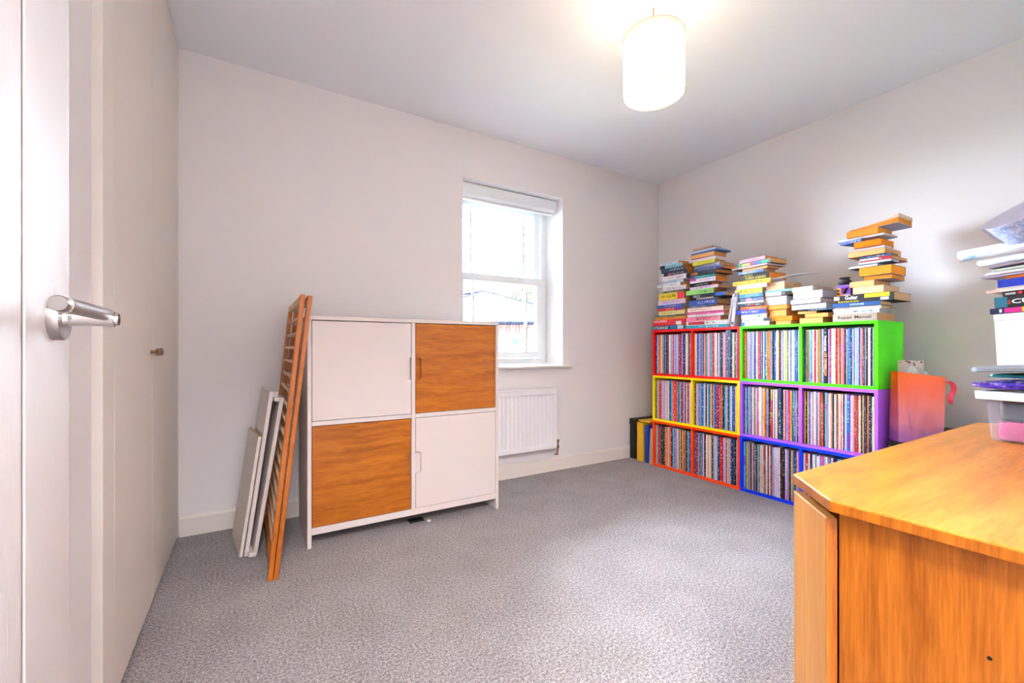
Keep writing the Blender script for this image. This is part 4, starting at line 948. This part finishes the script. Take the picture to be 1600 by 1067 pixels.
def lid_book(y, T, cover, label, x=.020, L=.24, Wd=.16, pages=TAN, texts=(), patch=()):
    global zc
    t = on_lid('book', label, 'book', x, y, zc, 'books on the white box')
    bm = bmesh.new(); c = .0014
    bx(bm, 0, Wd, -L, 0, 0, c); bx(bm, 0, Wd, -L, 0, T-c, T); bx(bm, 0, c, -L, 0, c, T-c)
    cv = obj('cover', bm, 'tint', t, color=cover); obj('pages', box(c, Wd-.003, -L+.002, -.002, c, T-c), 'pages', t, color=pages)
    for (s_, ya_, yb_, za, zb_, tc) in texts: text('lettering', s_, T*(zb_-za), yb_-ya_, Vector((-.0006, -ya_, T*za)), SPINE_M, 'tint', cv, tc, .02)
    for (ya_, yb_, za, zb_, pc) in patch: obj('spine_panel', box(-.0004, 0, -yb_, -ya_, T*za, T*zb_), 'tint', cv, color=pc)
    zc += T + .0006
lid_book(-.006, .0150, '#1c2c5c', 'navy book with bright pink and yellow spine lying on white box', patch=[(.028, .060, .1, .9, '#e8189c'), (.060, .068, .1, .9, '#f0e020'), (.018, .023, .2, .8, '#d8e4f0')])
lid_book(-.016, .0280, '#10181c', 'thick black and teal book with large white letters', texts=[('CUBASE', .032, .125, .28, .70, '#f0f4f6')], patch=[(.001, .024, .02, .98, '#1a8298'), (.025, .030, .25, .65, '#b05038')])
lid_book(-.032, .0125, '#181014', 'slim black book with a red dot on its spine', patch=[(.005, .024, .3, .42, '#e8e4e8'), (.005, .024, .52, .64, '#e8e4e8'), (.029, .036, .25, .75, '#e02030')])
lid_book(-.001, .0060, '#efe2d8', 'thin cream booklet with red lettering jutting out left', texts=[('EUPHO', .006, .026, .3, .8, '#c03848')])
lid_book(-.020, .0040, '#d8d0c8', 'thin grey white booklet below the blue book')
lid_book(-.024, .0200, '#1846c0', 'plain bright blue book near the top')
lid_book(-.040, .0070, '#d88a28', 'thin orange envelope folder on the blue book')
def sheet_thing(name, label, yl, dz, T, color, fn, L=.30, Wd=.20, x=.012):
    global zc
    t = on_lid(name, label, 'paper', x, yl, zc, 'papers on the white box')
    bm = bmesh.new(); n_ = 14; rows = []
    for i in range(n_+1):
        s_ = i / n_; d = fn(s_)
        rows.append([bm.verts.new(p) for p in ((0, -L*s_, d), (Wd, -L*s_, d + .002), (Wd, -L*s_, d + T + .002), (0, -L*s_, d + T))])
    for a, b in zip(rows, rows[1:]):
        for k in range(4): bm.faces.new((a[k], a[(k+1) % 4], b[(k+1) % 4], b[k]))
    bm.faces.new(rows[0][::-1]); bm.faces.new(rows[-1])
    obj('sheets', bm, 'tint', t, color=color); zc += dz
sheet_thing('magazine', 'grey lilac magazine drooping at its left end above blue book', .004, .0062, .0045, '#b8aec4', lambda s: .0005)
sheet_thing('magazine', 'white sheaf of papers with ragged left corner', -.004, .0082, .0065, '#e6e8ec', lambda s: .001)
sheet_thing('magazine', 'pale green edged magazine in the paper pile', -.018, .0072, .0055, '#c6d4c8', lambda s: .001)
sheet_thing('magazine', 'mauve backed folder below the white roll', -.012, .0105, .0030, '#9c8a9c', lambda s: .003*math.sin(s*5)+.003)
# a folded wad of white paper, then the printed roll, then the big curl
def roll(name, label, yl, r, L, m, color, zoff, x, flatten=1.0, turns=1.6):
    t = on_lid(name, label, 'poster', x, yl, zc + zoff)
    bm = bmesh.new(); n_ = 40; A, B = [], []
    for i in range(n_+1):
        a = i / n_ * turns * 2 * math.pi; rr = r * (1 - .16 * i / n_)
        p = (rr*math.cos(a), 0, rr*flatten*math.sin(a))
        A.append(bm.verts.new(p)); B.append(bm.verts.new((p[0], -L, p[2])))
    for i in range(n_): bm.faces.new((A[i], A[i+1], B[i+1], B[i]))
    o = obj('rolled_sheet', bm, m, t, smooth=True, color=color); s = o.modifiers.new('s', 'SOLIDIFY'); s.thickness = .0012
M['print'] = mat('printed_poster', '#e8eef8', 0.4); n = N(M['print'])
n.l(n.ramp(n.noise(n.scalev(n.coord(), (20, 12, 34)), 1.3, 3), [(.40, '#e8ecfa'), (.50, '#d8ecf8'), (.56, '#6cb0e8'), (.60, '#f0f0f8'), (.66, '#e0a094'), (.74, '#f2e8ee')]), n.b.inputs['Base Color'])
roll('white_paper_roll', 'flattened white paper roll under the printed poster roll', .012, .016, .33, 'tint', '#eef0fa', .0125, .03, .62)
zc += .023
roll('printed_poster_roll', 'rolled poster printed in blue and pink lying on the papers', .046, .019, .36, 'print', None, .017, .020, .85)
zc += .034
M['mosaic'] = mat('blue_mosaic_print', '#9cb4e0', 0.5); n = N(M['mosaic']); vo = n.add('ShaderNodeTexVoronoi'); vo.inputs['Scale'].default_value = 240; n.l(n.coord(), vo.inputs['Vector'])
n.l(n.ramp(vo.outputs['Color'], [(.2, '#90a8dc'), (.6, '#b0c4ea'), (.9, '#cedaf4')]), n.b.inputs['Base Color'])
cP = Vector((1.622, .262, 1.266)); rgt = Vector((.182, -.983, 0)); upv = Vector((0, 0, 1)); vw = Vector((.983, .182, 0))
mj = (rgt * .89 + upv * .45).normalized(); nn_ = (rgt * -.43 + upv * .85 - vw * .42).normalized(); mn = mj.cross(nn_).normalized()
t = thing('curled_poster', 'big loosely curled sheet, grey inside and blue outside, topmost on the papers', 'poster', cP)
def shell(r0, r1, h, off, k=44, a0=-170, a1=185):
    bm = bmesh.new(); A, B = [], []
    for i in range(k+1):
        a = R(a0 + (a1 - a0) * i / k); e = 1 - .08 * i / k
        A.append(bm.verts.new((mj*math.cos(a)*r0 + mn*math.sin(a)*r0*.92)*e + off)); B.append(bm.verts.new((mj*math.cos(a)*r1 + mn*math.sin(a)*r1)*e - nn_*h + off))
    for i in range(k): bm.faces.new((A[i], A[i+1], B[i+1], B[i]))
    return bm
M['curl_in'] = mat('pale_sheet_back', '#d4d4e6', 0.7)
o = obj('outer_print', shell(.088, .072, .060, Vector((0, 0, 0))), 'mosaic', t, smooth=True)
o2 = obj('sheet_back', shell(.0868, .0708, .060, Vector((0, 0, 0))), 'curl_in', t, smooth=True); q = o2.modifiers.new('s', 'SOLIDIFY'); q.thickness = .0008
